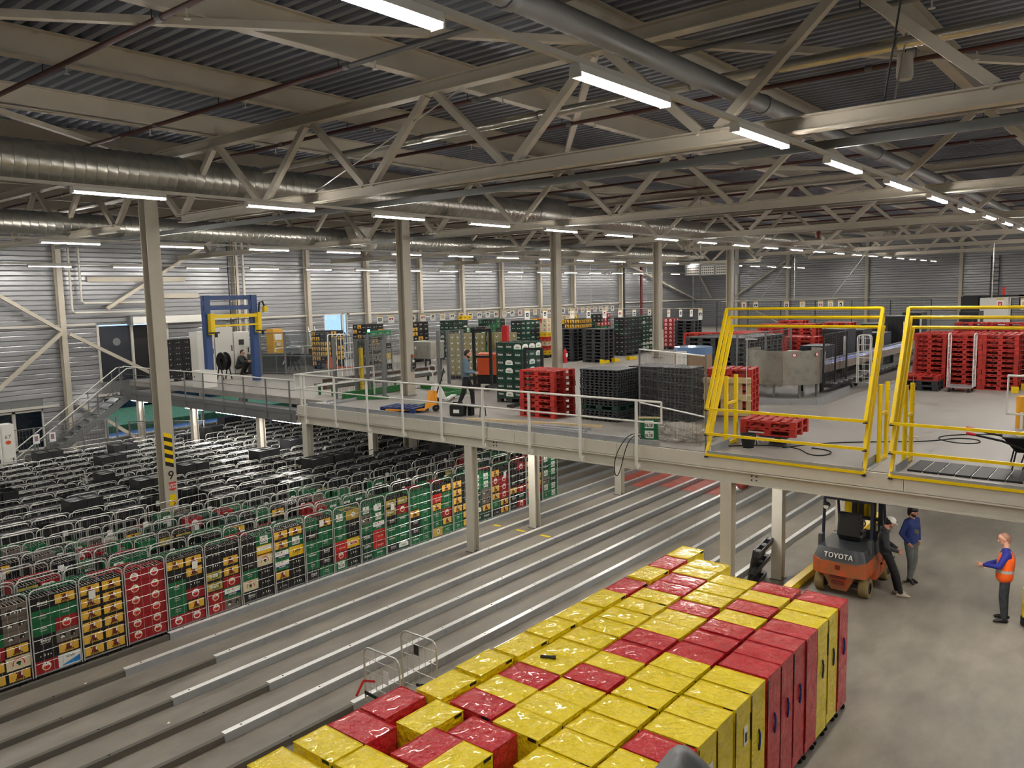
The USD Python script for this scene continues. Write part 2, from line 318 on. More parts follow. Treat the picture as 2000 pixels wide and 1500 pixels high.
# main columns at the row y = 20.2
for i, X in enumerate(TRX[1:6]):
    lab = ['tall beige column with a striped yellow and black band and the number 9', 'tall beige column rising beside the wire cages and the green floor frame', 'tall beige column with the fire extinguisher, between green crates and black pallets', 'tall beige column right of the dark crate tower', 'tall beige column seen over the black pallets left of the yellow gate'][i]
    c = thing('column', lab, 'column', (X-.05, 20.2, 0))
    M().ibeam((0, 0, 0), (0, 0, 10.27), .34, .34, .03, .03, up=(0, 1, 0)).build('shaft', m_beige, c)
    if i: M().bx((-.2, -.2, 3.42), (.2, .2, 3.45)).build('base_plate', m_grey, c)
    if i == 0:
        fy = -.172
        for n, zz in enumerate((3.4, 3.18, 2.96, 2.74)):
            for k, mm in ((0, m_yel), (1, m_black)): M().prism([(-.11, -.055-.11*k), (.11, -.055-.11*k-.09), (.11, .055-.11*k-.09), (-.11, .055-.11*k)], .003, (0, fy, zz), ((1, 0, 0), (0, 0, 1), (0, -1, 0))).build('stripe', mm, c)
        M().text('9', .21, (.02, fy-.001, 2.3)).build('number', m_black, c)
        M().prism([(-.1, .11), (.1, .11), (.1, -.08), (0, -.13), (-.1, -.08)], .004, (.04, fy, 2.0), ((1, 0, 0), (0, 0, 1), (0, -1, 0))).build('red_sticker', mat('sticker_red', S(206, 60, 54), .5), c)
        s_ = M().text('LUNCH', .05, (.04, fy-.005, 2.04)); s_.text('ROOM', .05, (.04, fy-.005, 1.97)); s_.build('sticker_text', m_paper, c)
        M().bx((-.06, fy-.003, 1.48), (.12, fy, 1.78)).build('yellow_card', m_yel, c)
        M().text('1', .12, (.07, fy-.004, 1.56)).build('card_number', m_redp, c)
    if i == 1:
        M().bx((.02, -.2, 4.25), (.14, -.17, 4.85)).build('switch_panel', m_grey, c)
        for zz, mm in ((4.78, m_orange), (4.62, m_paper), (4.5, m_black), (4.38, m_black)): M().cyl((.08, -.2, zz), (.08, -.24, zz), .04, 8).build('button', mm, c)
# ---------------------------------------------------------------- lamps
e_lamp = usdkit.material(stage, '/World/Looks/lamp_light', {'e': ('emission', {'color': LAMP_RGB, 'strength': LAMP_POWER})}, surface='e.emission')
lk = kindof('strip_light')
M().prism([(-.045, .07), (.045, .07), (.06, 0), (-.06, 0)], 1.54, (-.77, 0, 0), ((0, 1, 0), (0, 0, 1), (1, 0, 0))).build('housing', m_white, lk)
M().prism([(-.055, 0), (.055, 0), (.04, -.035), (-.04, -.035)], 1.5, (-.75, 0, 0), ((0, 1, 0), (0, 0, 1), (1, 0, 0))).build('diffuser', e_lamp, lk)
for s_ in (-1, 1): M().box((s_*.762, 0, -.005), (.02, .115, .065)).build('end_cap', m_white, lk)
ROWS = [(3.86, 8.60, 'over the yellow gates'), (13.56, 8.60, 'across the middle'), (23.3, 8.48, 'beyond the columns'), (33.0, 8.28, 'along the left wall'), (-5.85, 8.60, 'right of the picture')]
for y, z, lab in ROWS:
    M().bx((XN+1, y-.03, z+.07), (WALL_B-2.5, y+.03, z+.12)).build('light_trunking', m_girt, label=f'long pale trunking carrying the strip lights {lab}', cat='light rail')
    i = 0
    for k in range(-3, 20):
        x = 6.36+3.12*k
        if x > 68.5: break
        if y > 0 and seen((x, y, z), 60): lb = f'white strip light, {ordn(i)} from the near end, row {lab}'; i += 1
        else: lb = f'white strip light outside the picture, row {lab}'
        inst(lk, 'strip_light', lb, 'ceiling light', (x, y, z), group='LED strip lights under the roof trusses')
# ---------------------------------------------------------------- ducts, pipes
def spiral_duct(lab, y, z, r, x0, x1, joints=()):
    d = thing('air_duct', lab, 'air duct')
    cuts = [x0, *joints, x1]
    for a, b in zip(cuts[:-1], cuts[1:]):
        n = max(2, int((b-a)/.22)); pts, rr_ = [], []
        for i in range(n):
            xa = a+.02+(b-a-.04)*i/n; xb = a+.02+(b-a-.04)*(i+1)/n
            pts += [(xa, y, z), (xb-.035, y, z), (xb-.0175, y, z)]; rr_ += [r, r, r+.014]
        pts.append((b-.01, y, z)); rr_.append(r)
        M().tube(pts, rr_, 20, cap=False).build('duct_section', m_duct, d, 40)
        M().cyl((b-.05, y, z), (b+.05, y, z), r+.015, 20).build('collar', m_duct, d, 40)
    return d
d1 = spiral_duct('large silver spiral air duct running behind the nearest truss web', 18.0, 9.72, .42, -6, 62, (4, 13.2, 18.5, 27, 36, 45))
M().lathe((24.2, 18.0, 9.72), [(.42, -.9), (.62, -.6), (.62, .6), (.42, .9)], 24, 0).build('wide_section', m_duct, d1, 40)
d2 = spiral_duct('second silver air duct, beyond the column line at the left', 25.2, 9.16, .33, -6, 50, (12, 20, 30))
M().tube([(20.6, 24.9, 9.14), (20.6, 24.3, 9.1), (20.6, 23.8, 8.8)], [.33, .33, .3], 16).build('branch', m_duct, d2, 40)
M().prism([(-.5, 0), (.5, 0), (.15, -.75), (-.15, -.75)], .5, (20.2, 23.75, 9.5), ((1, 0, 0), (0, 0, 1), (0, 1, 0))).build('outlet_hood', m_foil, d2)
d3 = thing('air_pipe', 'dark smooth round pipe running away under the roof at the upper right', 'pipe')
for a in range(-6, 60, 6):
    M().tube([(a, 4.85, 9.55), (a+5.97, 4.85, 9.55)], .13, 14).build('pipe_section', m_pipe, d3, 40); M().cyl((a+5.9, 4.85, 9.55), (a+6.04, 4.85, 9.55), .145, 14).build('coupling', m_pipe, d3, 40)
m_rbr = mat('brown_red_pipe', S(86, 50, 46), .5)
hk = kindof('sprinkler_head'); M().cyl((0, 0, 0), (0, 0, -.1), .018, 6).build('stem', m_chrome, hk); M().cyl((0, 0, -.11), (0, 0, -.115), .05, 8).build('plate', m_chrome, hk)
for i in range(16):
    X = 5.35+2.97*i
    s_ = thing('sprinkler_pipe', f'thin {"grey" if i%3 else "dark red"} sprinkler pipe under the roof beams, {ordn(i)} from the camera', 'sprinkler pipe')
    for a, b in zip(range(-20, 35, 6), range(-14, 41, 6)):
        b = min(b, 35); M().cyl((X, a, 10.36), (X, b, 10.36), .04, 7).build('pipe', m_rbr if (i % 3 == 0 or a > 9) else m_pipe, s_, 60); M().cyl((X, b-.06, 10.36), (X, b+.06, 10.36), .055, 7).build('coupling', m_pipe, s_, 60)
    if i < 6:
        h = M()
        for y in np.arange(-2, 34, 3.45): h.cyl((X, y+1, 10.36), (X, y+1, 10.2), .012, 5); h.cyl((X, y+1, 10.2), (X, y+1, 10.195), .045, 8)
        h.build('sprinkler_heads', m_chrome, s_, kind='stuff')
        h = M()
        for y in NODES:
            if y > Y0: h.cyl((X, y+.15, 10.36), (X, y+.15, 10.9), .008, 5)
        h.build('hangers', m_dark, s_, kind='stuff')
for X, lab in ((11.9, 'foil wrapped pipe crossing the roof just behind the nearest truss'), (29.4, 'foil wrapped pipe crossing the roof beyond the third truss')):
    s_ = thing('insulated_pipe', lab, 'pipe')
    for a in range(-18, 30, 3):
        M().cyl((X, a+.02, 10.02), (X, a+2.98, 10.02), .085, 12).build('foil_section', m_foil, s_, 40); M().cyl((X, a-.02, 10.02), (X, a+.02, 10.02), .092, 12).build('tape', m_pipe, s_, 40)
for X, lab in ((11.7, 'grey steel cable tray hung behind the bottom chord of the nearest truss'), (19.4, 'grey steel cable tray behind the bottom chord of the second truss'), (28.1, 'grey steel cable tray behind the third truss')):
    M().chan((X, -20, 8.79), (X, 30, 8.79), .12, .07, .006, up=(1, 0, 0)).build('cable_tray', m_grey, label=lab, cat='cable tray')
for i, (a, b, lab) in enumerate([((10.2, 9.2, 10.3), (10.2, 13.4, 8.95), 'thin steel tie rod slanting left of centre in the nearest truss'), ((12.5, 3.0, 10.4), (10.3, 2.6, 8.95), 'thin steel tie rod at the upper right'), ((9.6, 2.3, 10.5), (10.25, 2.7, 8.95), 'thin black tie rod at the upper right beside a steel one')]):
    M().cyl(a, b, .012, 6).build('tie_rod', m_dark if i == 2 else m_chrome, label=lab, cat='tie rod')
sp = thing('hanging_speaker', 'small white round loudspeaker hanging under the roof at the upper right', 'speaker', (13.2, 3.2, 10.0))
M().lathe((0, 0, 0), [(.001, .2), (.11, .2), (.12, -.1), (.1, -.16), (.001, -.17)], 16).build('body', m_girt, sp, 40); M().cyl((0, 0, .2), (0, 0, .9), .01, 6).build('wire', m_dark, sp)
al = thing('alarm_sounder', 'small red alarm sounder under the truss at the right', 'alarm', (27.7, 9.25, 8.6)); M().lathe((0, 0, 0), [(.001, .1), (.07, .1), (.1, 0), (.09, -.12), (.001, -.14)], 12).build('body', m_redpipe, al, 40); M().cyl((0, 0, .1), (0, 0, .14), .03, 6).build('mount', m_redpipe, al)
hv = thing('ceiling_heater', 'grey box heater with perforated outlets hung near the far corner', 'heater', (46.9, 22.2, 7.7))
M().bx((-.5, -1.6, .05), (.5, 1.6, .75)).build('cabinet', m_grey, hv)
for yy in (-1.0, 0, 1.0):
    b = M().bx((-.56, yy-.42, .1), (-.5, yy+.42, .62)); b.build('outlet', m_girt, hv); h = M()
    for r_ in range(3):
        for c_ in range(6): h.cyl((-.56, yy-.34+c_*.135, .2+r_*.16), (-.566, yy-.34+c_*.135, .2+r_*.16), .05, 8)
    h.build('outlet_holes', m_black, hv, kind='stuff')
for yy in (-1.4, 1.4): M().cyl((0, yy, .75), (0, yy, 3.3), .02, 6).build('hanger', m_dark, hv)
# ---------------------------------------------------------------- mezzanine
DK = 3.42
md = thing('mezzanine_floor', 'pale grey concrete deck of the mezzanine', 'floor', kind='structure')
M().bx((15.38, Y0+.2, 3.2), (71.2, 21.35, DK)).build('slab', m_deck, md)
M().bx((16.4, 21.35, 3.2), (71.2, 35.45, DK)).build('slab', m_deck, md)
eb = thing('mezzanine_edge_beam', 'long cream steel edge beam along the front of the mezzanine', 'beam', (15.2, 0, 0))
M().ibeam((.12, Y0+.5, 3.0), (.12, 21.5, 3.0), .22, .26, .025, .012).build('i_beam', m_cream, eb)
for a, b in zip(np.arange(Y0+.5, 21.4, 3.0), np.arange(Y0+3.5, 24.4, 3.0)):
    M().bx((.04, a+.004, 3.14), (.1, min(b, 21.42)-.004, DK)).build('fascia_panel', m_cream, eb)
for a, b in zip(np.arange(8.45, 21.0, 4.2), np.arange(12.65, 25.2, 4.2)): M().bx((.1, a+.003, DK), (.14, min(b, 21.35)-.003, DK+.13)).build('kick_plate', m_galv, eb)
for y in (13.2, 6.3): 
    for dy in (-.05, .05):
        for dz in (-.04, .04): M().cyl((.112, y+dy, 3.0+dz), (.095, y+dy, 3.0+dz), .016, 6).build('bolt', m_dark, eb)
b_ = thing('mezzanine_end_beam', 'short cream end beam at the left end of the mezzanine', 'beam', (0, 21.45, 0)); M().ibeam((15.2, 0, 3.0), (21, 0, 3.0), .2, .26).build('i_beam', m_cream, b_); M().bx((15.25, -.02, 3.14), (21, .08, DK)).build('fascia_panel', m_cream, b_)
for i in range(9):
    M().ibeam((17.9+2.7*i, Y0+.5, 3.06), (17.9+2.7*i, 21.2, 3.06), .16, .22).build('joist', m_cream, label=f'cream joist under the mezzanine deck, {ordn(i)} behind the front edge', cat='beam')
MC = [(15.3, 21.1, 'at the left corner of the mezzanine front'), (15.3, 14.05, 'left of centre under the mezzanine front edge'), (15.3, 6.85, 'under the mezzanine edge behind the yellow covers'), (18, 14.05, 'standing between the floor rails left of centre'), (18, 6.8, 'with the black pallet leaning against it'), (22.7, 14.05, 'far under the mezzanine beside red floor patches'), (22.7, 6.8, 'far behind the forklift mast'), (18, 21.1, 'rising from the black crate cages'), (18.35, 1.75, 'at the right edge behind the man in orange')]
for x, y, lab in MC:
    c = thing('mezzanine_column', f'cream steel mezzanine column {lab}', 'column', (x, y, 0))
    h = 2.87 if x < 16 else 2.95
    M().ibeam((0, 0, 0), (0, 0, h), .24, .24, .02, .014, up=(1, 0, 0)).build('shaft', m_cream, c); M().bx((-.15, -.15, 0), (.15, .15, .02)).build('base_plate', m_grey, c)
rl = thing('guard_rail', 'long white guard rail with posts along the front of the mezzanine', 'railing', (15.12, 0, 0))
PY = [20.92, 19.42, 17.93, 16.43, 14.92, 13.42, 11.92, 10.42, 8.92]
for y in PY:
    M().bar((0, y, 2.98), (0, y, 4.43), .05, .05).build('post', m_white, rl)
    M().prism([(-.06, 0), (.06, 0), (.02, .1), (-.02, .1)], .05, (.03, y-.025, 2.93), ((1, 0, 0), (0, 0, 1), (0, -1, 0))).build('bracket', m_white, rl)
def rr_(p, n, m=None, r=.021): M().tube(p, r, 8).build(n, m or m_white, rl, 50)
rr_([(0, 8.3, 4.44), (0, 21.4, 4.44)], 'top_rail', r=.026); rr_([(0, 8.3, 3.98), (0, 21.4, 3.98)], 'mid_rail'); rr_([(0, 8.3, 3.97), (0, 8.3, 4.45)], 'end_loop', r=.024); rr_([(0, 21.4, 3.97), (0, 21.4, 4.45)], 'end_loop', r=.024)
rs = thing('side_guard_rail', 'white guard rail turning back along the left end of the mezzanine', 'railing', (0, 21.4, 0))
for z, n in ((4.44, 'top_rail'), (3.98, 'mid_rail')): M().tube([(15.2, 0, z), (18.4, 0, z)], .022, 8).build(n, m_white, rs, 50)
for x in (15.35, 18.4): M().bar((x, 0, 3.1), (x, 0, 4.43), .05).build('post', m_white, rs)
# yellow swing-over loading gates
def gate(lab, ya, yb, x=15.22):
    g = thing('pallet_gate', lab, 'safety gate', (x, 0, 0))
    for sgn, y in ((1, ya), (-1, yb)):
        for k, (dx, zt, zb) in enumerate(((0, 6.4, 4.36), (.16, 6.22, 3.84), (.32, 6.03, 3.38))):
            lo = (0 if k == 0 else 0, y, zb); M().bar(lo, (.95+.1*k, y-sgn*.02*k, zt), .06, .06, up=(0, 1, 0)).build('swing_arm', m_yel, g)
            M().box((-.005, y, zb-.03), (.07, .07, .02)).build('end_cap', m_black, g)
        for dx in (.95, 1.45): M().bar((dx, y, DK), (dx, y, 4.95 if dx > 1 else 4.95), .07, .07).build('upright', m_yel, g)
        M().bar((.95, y, DK+.06), (1.45, y, DK+.06), .06, .06).build('foot_rail', m_yel, g); M().bar((.95, y, 4.36), (1.45, y, 4.36), .05, .05).build('cross_tie', m_yel, g)
        M().bx((.1, y-.05, DK), (1.6, y+.05, DK+.012)).build('floor_plate', m_galv, g)
        M().bx((.1, y-sgn*.06-.004, DK), (1.0, y-sgn*.06+.004, DK+.16)).build('side_kick_plate', m_galv, g)
        for z in (3.9, 4.2, 4.55, 4.8): M().cyl((1.45, y-.05, z), (1.45, y+.05, z), .016, 6).build('bolt', m_galvb, g)
    for k, zb in enumerate((4.36, 3.84, 3.4)): M().bar((0, ya, zb), (0, yb, zb), .05, .05).build('front_bar', m_yel, g)
    for k, (xx, zt) in enumerate(((.95, 6.4), (1.05, 6.22), (1.15, 6.03))): M().tube([(xx, ya, zt), (xx, yb, zt)], .03, 8).build('top_bar', m_yel, g, 50)
    M().bar((.02, ya, DK+.03), (.02, yb, DK+.03), .05, .06).build('sill_bar', m_galv, g)
gate('left yellow swing-over pallet gate above the red and yellow covers', 7.3, 4.17)
gate('right yellow swing-over pallet gate, running out of the picture', 3.72, .6)
ui = 0
for x in (16.6, 22, 29.2):
    for y in np.arange(-16, 20, 6.):
        inst(lk, 'strip_light', f'strip light fixed under the mezzanine deck, {ordn(ui)} counted from the front right', 'ceiling light', (x, y, 3.125), 90, group='strip lights hidden under the mezzanine'); ui += 1
# walkway and stair at the left
ww = thing('walkway', 'grey steel walkway with railing leading left from the mezzanine', 'walkway', (15.25, 0, 0))
M().bx((.02, 21.6, 3.02), (1.1, 33.9, 3.1)).build('deck', m_grey, ww); M().chan((.05, 21.6, 2.96), (.05, 33.9, 2.96), .08, .26, .01, -1).build('edge_channel', m_grey, ww)
for y in np.arange(21.9, 34, 1.32): M().bar((.0, y, 2.9), (.0, y, 4.2), .04).build('post', m_grey, ww)
for z, r in ((4.22, .024), (3.9, .012), (3.6, .012)): M().tube([(0, 21.6, z), (0, 33.4, z)], r, 7).build('rail', m_white if r > .02 else m_grey, ww, 50)
M().bx((-.01, 21.6, 3.1), (.01, 33.8, 3.25)).build('toe_board', m_grey, ww)
for i, (x, y) in enumerate(((15.45, 23.95), (15.45, 28.35), (15.45, 32.6))):
    c = thing('walkway_column', f'pale column carrying the walkway, {ordn(2-i)} from the left', 'column', (x, y, 0)); M().ibeam((0, 0, 0), (0, 0, 2.84), .22, .22, .02, .014, up=(1, 0, 0)).build('shaft', m_cream, c); M().bx((-.14, -.14, 0), (.14, .14, .02)).build('base_plate', m_grey, c)
for i, (a, b) in enumerate(((32.3, 33.6), (28.0, 29.2), (24.2, 27.0), (21.9, 23.4))):
    c = thing('walkway_lamp', f'white strip light under the walkway, {ordn(i)} from the left', 'lamp', (15.6, 0, 2.72)); M().bx((-.05, a, .05), (.05, b, .12)).build('housing', m_white, c); M().bx((-.04, a+.02, .01), (.04, b-.02, .05)).build('diffuser', e_lamp, c)
st = thing('staircase', 'grey steel staircase climbing right to the walkway along the left wall', 'stairs')
SA, SB = np.array([15.15, 0, 3.1]), np.array([10.7, 0, 0.])
for y in (32.9, 33.8):
    M().bar(SA+[0, y, -.1], SB+[0, y, .1], .05, .25).build('stringer', m_grey, st)
    for dz, r in ((1.05, .024), (.6, .016)): M().tube([SA+[.3, y, dz], SA+[0, y, dz], SB+[0, y, dz]], r, 7).build('handrail', m_white if r > .02 else m_grey, st, 50)
    for t in np.linspace(.05, .95, 5): q = SA+(SB-SA)*t+[0, y, 0]; M().bar(q, q+[0, 0, 1.05], .035).build('baluster', m_grey, st)
for k in range(15):
    q = SA+(SB-SA)*(k+.6)/15.5; M().bx((q[0]-.13, 32.92, q[2]-.03), (q[0]+.13, 33.78, q[2])).build('tread', m_grey, st)
mfg = mat('mesh_guard', S(128, 130, 128), .5)
def mesh_panel(lab, p, q, z0, z1, nx=.09, nz=.18, posts=(), r=.003, name='mesh_fence', cat='fence', mm=None, pr=.025, frame=True):
    p, q = np.array([*p, 0.]), np.array([*q, 0.]); L = np.linalg.norm(q-p); d = (q-p)/L
    t = thing(name, lab, cat, (*p[:2], z0), math.degrees(math.atan2(d[1], d[0]))); h = z1-z0
    b = M()
    for x in np.arange(nx, L, nx): b.bar((x, 0, .12), (x, 0, h-.02), 2*r, 2*r)
    for z in np.arange(.12, h, nz): b.bar((0, 0, z), (L, 0, z), 2*r, 2*r)
    b.build('wire_mesh', mm or m_grey, t, kind='stuff')
    if frame:
        for x in [0, L, *posts]: M().bar((x, 0, 0), (x, 0, h), pr*2).build('post', mm or m_grey, t)
        M().bar((0, 0, h-.02), (L, 0, h-.02), .03).build('top_rail', mm or m_grey, t)
    return t
f1 = mesh_panel('wire mesh fence with paper notices in front of the staircase', (10.35, 31.6), (14.0, 31.6), 0, 2.4, .11, .22, (.7, 2.4, 3.3))
for x in (.75, 1.3): M().bx((x-.11, -.03, 1.8), (x+.11, -.026, 2.15)).build('notice', m_paper, f1); M().bx((x-.06, -.034, 1.9), (x+.06, -.031, 2.08)).build('notice_print', mat('mauve_print', S(150, 120, 130), .6), f1)
mesh_panel('wire mesh fence under the walkway in front of the blue window', (14.4, 31.4), (16.2, 29.0), 0, 2.2, .11, .22, (1.5,))
lo = thing('locker', 'pale grey locker bank with an orange sticker at the far left edge', 'locker', (9.35, 30.9, 0))
for k in range(2):
    d_ = M().bx((k*.42, 0, .1), (k*.42+.41, .5, 2.72)).build('door_body', m_white, lo); M().bx((k*.42+.03, -.02, .14), (k*.42+.38, 0, 2.66)).build('locker_door', m_white, lo); M().bx((k*.42+.3, -.05, 1.4), (k*.42+.33, -.02, 1.55)).build('handle', m_dark, lo)
M().text('66', .12, (.2, -.022, 2.3)).build('number', m_grey, lo); M().text('67', .12, (.62, -.022, 2.3)).build('number', m_grey, lo)
M().disc((.62, -.022, 2.1), .09, .07, n=12).build('orange_sticker', m_orange, lo); M().bx((0, 0, 0), (.83, .5, .1)).build('plinth', m_grey, lo)
# low windows, doorway and daylight outside
g_glass = usdkit.material(stage, '/World/Looks/pane_glass', {'f': ('fresnel', {'IOR': 1.45}), 't': ('transparent_bsdf', {'color': (.9, .94, .96)}), 'g': ('glossy_bsdf', {'roughness': .03, 'color': (.9, .9, .9)}), 'm': ('mix_closure', {})}, [('f.fac', 'm.fac'), ('t.BSDF', 'm.closure1'), ('g.BSDF', 'm.closure2')], surface='m.closure')
def window(n, lab, x0, x1, z0, z1, mull):
    w = thing(f'window_{n}', lab, 'window', kind='structure')
    for a, b in zip([x0, *mull], [*mull, x1]):
        fr = M().bx((a, WALL_L-.02, z0), (b, WALL_L+.08, z0+.07)).bx((a, WALL_L-.02, z1-.07), (b, WALL_L+.08, z1)).bx((a, WALL_L-.02, z0), (a+.06, WALL_L+.08, z1)).bx((b-.06, WALL_L-.02, z0), (b, WALL_L+.08, z1)).build('window_frame', m_girt, w)
        M().bx((a+.06, WALL_L+.02, z0+.07), (b-.06, WALL_L+.03, z1-.07)).build('pane', g_glass, w)
window(1, 'low dark strip window behind the far left mesh fence', 3.0, 12.9, .9, 2.55, (5.6, 8.2, 10.6, 11.8))
window(2, 'wide low window with blue daylight under the walkway', 15.3, 25.0, .9, 2.75, (17.6, 19.9, 22.3))
window(3, 'tall narrow daylight opening behind the white railing', 27.3, 28.95, 3.42, 6.0, (28.6,))
M().bx((-10, WALL_L+.3, -.06), (80, 90, -.02)).build('outside_road', mat('wet_road', S(96, 112, 140), .35), kind='structure', label='wet asphalt yard seen through the low window', cat='ground')
gv = M(); gv.bx((-10, 43, -.02), (80, 50, .35)); gv.build('grass_verge', mat('verge_grass', S(96, 124, 66), .8, var=.3, vs=3, world=True), label='strip of grass beyond the yard outside the window', cat='grass', kind='stuff')
hg = M(); rg = np.random.default_rng(3)
for x in np.arange(-5, 75, 1.1):
    t_ = trimesh.creation.icosphere(subdivisions=2, radius=1.0); v = t_.vertices*np.array([.95, .9, 2.1])*(1+.5*(meshkit.noise(t_.vertices*3.1+x)-.5)[:, None]); hg.add(v+[x+rg.normal()*.2, 52+rg.normal()*.4, 1.6+rg.normal()*.2], t_.faces)
hg.build('hedge', mat('hedge_leaves', S(58, 78, 74), .8, var=.45, vs=7, world=True, bump=.8, bs=12), label='tall green hedge outside the low window', cat='hedge', kind='stuff')
M().bx((3, WALL_L+.9, 0), (13.5, WALL_L+1.1, 3)).build('outside_screen', m_black, label='dark parked trailer side outside the far left window', cat='trailer')
dr = thing('door_1', 'dark double doorway with a round porthole on the walkway level', 'door', (0, WALL_L, DK), kind='structure')
M().bx((15.35, .02, 0), (16.75, .1, 2.42)).build('door_leaf', mat('dark_door', S(40, 44, 52), .5), dr); M().disc((16.1, .0, 1.72), .17, n=20).build('porthole', m_grey, dr)
M().bx((16.8, .3, 0), (18.4, .4, 2.4)).build('dark_opening', m_black, dr)
for x in (15.3, 16.77, 18.4): M().bx((x-.05, -.08, 0), (x+.05, .12, 2.48)).build('door_post', m_girt, dr)
rc = thing('roller_blind_box', 'long white blind box above the doorway, behind the striped column', 'blind box', (0, WALL_L-.35, 5.85)); M().bx((16.7, 0, .03), (20.2, .3, .36)).build('casing', m_white, rc); M().bx((16.6, -.02, 0), (16.72, .32, .4)).build('end_plate', m_grey, rc)
wp = thing('wall_pipes', 'pair of white insulated pipes dropping beside the first wall post', 'pipe')
for k, (x, zb) in enumerate(((14.25, 6.45), (14.65, 6.85))):
    M().tube([(x, WALL_L-.3, 10.4), (x, WALL_L-.3, zb+.1), (x+.1, WALL_L-.3, zb), (17.4, WALL_L-.3, zb)], .05, 8).build('pipe', m_girt, wp, 50); M().cyl((17.4, WALL_L-.3, zb), (18.2, WALL_L-.3, zb), .05, 8).build('valve_pipe', m_dark, wp)
for x0, x1, z in ((15.0, 19.4, 7.75), (17.9, 20, 7.0)): M().bx((x0, WALL_L-.16, z), (x1, WALL_L-.06, z+.22)).build('wall_beam', m_beige, label=f'short beige beam on the left wall {"above" if z > 7.5 else "right of"} the white pipes', cat='beam')
la = thing('ladder', 'steel cage ladder on the left wall behind the blue gantry', 'ladder', (21.5, WALL_L-.35, 0))
for x in (0, .4): M().bar((x, 0, DK), (x, 0, 9.6), .04).build('rail', m_dark, la)
for z in np.arange(3.8, 9.6, .3): M().cyl((0, 0, z), (.4, 0, z), .012, 5).build('rung', m_chrome, la)
M().cyl((22.35, WALL_L-.3, DK), (22.35, WALL_L-.3, 9.8), .07, 8).build('down_pipe', m_girt, smooth=50, label='white vertical pipe on the left wall behind the blue gantry', cat='pipe')
for x, mm, lab in ((58.0, m_dark, 'dark vertical pipe on the left wall above the black crate tower'), (60.9, m_redpipe, 'red vertical fire pipe on the left wall')): M().cyl((x, WALL_L-.35, DK), (x, WALL_L-.35, 9.2), .12, 8).build('riser_pipe', mm, smooth=50, label=lab, cat='pipe')
la = thing('ladder', 'dark caged ladder on the far end wall at the right', 'ladder', (WALL_B-.3, 10.1, 0))
for y in (0, .55): M().bar((0, y, 5), (0, y, 9), .07).build('rail', m_dark, la)
for z in np.arange(5.1, 9, .33): M().cyl((0, 0, z), (0, .55, z), .02, 5).build('rung', m_dark, la)
# ---------------------------------------------------------------- floor guide rails
RY = [15.30-.868*k for k in range(10)]
for k, y in enumerate(RY):
    t = thing('guide_rail', f'galvanised floor guide rail, {ordn(k)} from the crate cages', 'floor rail', (0, y, 0))
    xs = [7.5, 6.2, 7.5, 6.2, 7.5, 6.12, 7.95, 9.5, 9.2, 9.0][k]
    M().bx((-4, .0, 0), (xs, .085, .105)).build('kerb', m_rail, t)
    cuts = [xs, *[xs+4.9+i*6.05+(k % 3)*.8 for i in range(4)], 31.5]
    for a, b in zip(cuts[:-1], cuts[1:]):
        M().bx((a+.004, -.012, .125), (b-.004, .1, .137)).bx((a+.004, -.02, 0), (b-.004, -.008, .132)).build('galvanised_section', m_galvb if False else m_galv, t)
        M().bx((a+.004, -.012, .1375), (b-.004, .098, .140)).build('flange', m_galvb, t)
    h = M()
    for x in np.arange(xs-9, 31, 1.52): h.cyl((x+.2, .05, .1405 if x+.2 > xs else .105), (x+.2, .05, .143 if x+.2 > xs else .112), .018, 7)
    h.build('bolts', m_black, t, kind='stuff')
for k in range(15):
    y = RY[0]+.868*(k+1); M().bx((3, y, 0), (31, y+.07, .11)).build('guide_rail', m_galv, label=f'galvanised floor rail hidden between cage rows, {ordn(k)} behind the front row', cat='floor rail')
for i, (a, b) in enumerate(((15.3, 14.95), (14.45, 14.03), (13.55, 13.13))): M().bx((17.43, b, .0), (17.55, a-.1, .004)).build('floor_marking', m_yel, label=f'short yellow line painted between floor rails, {ordn(i)} from the cages', cat='floor marking')
m_redfl = mat('red_floor_paint', S(190, 92, 74), .6, var=.2, vs=3, world=True)
for i, (x0, x1, y) in enumerate(((24.6, 28.6, 14.43), (24.0, 27.2, 13.56), (24.5, 27.6, 12.69), (24.4, 27.2, 11.83), (24.4, 26.6, 10.96))): M().bx((x0, y+.12, 0), (x1, y+.84, .004)).build('floor_marking', m_redfl, label=f'red painted floor patch between far rails, {ordn(i)} from the left', cat='floor marking')
yg = thing('floor_guard', 'low yellow steel floor guard beside the forklift', 'floor guard', (0, 6.25, 0)); M().bx((16.9, -.09, .03), (24.5, .09, .2)).build('beam', m_yel, yg)
for x in (17.1, 20.5, 24.2): M().bx((x-.1, -.13, 0), (x+.1, .13, .03)).build('foot', m_yel, yg)
for i, (x, y) in enumerate(((5.62, 14.72), (5.86, 12.2))): M().box((x, y, .012), (.05, .03, .02), 30).build('paper_scrap', m_paper, label=f'small white paper scrap on the floor between rails, {["left","right"][i]} one', cat='litter')
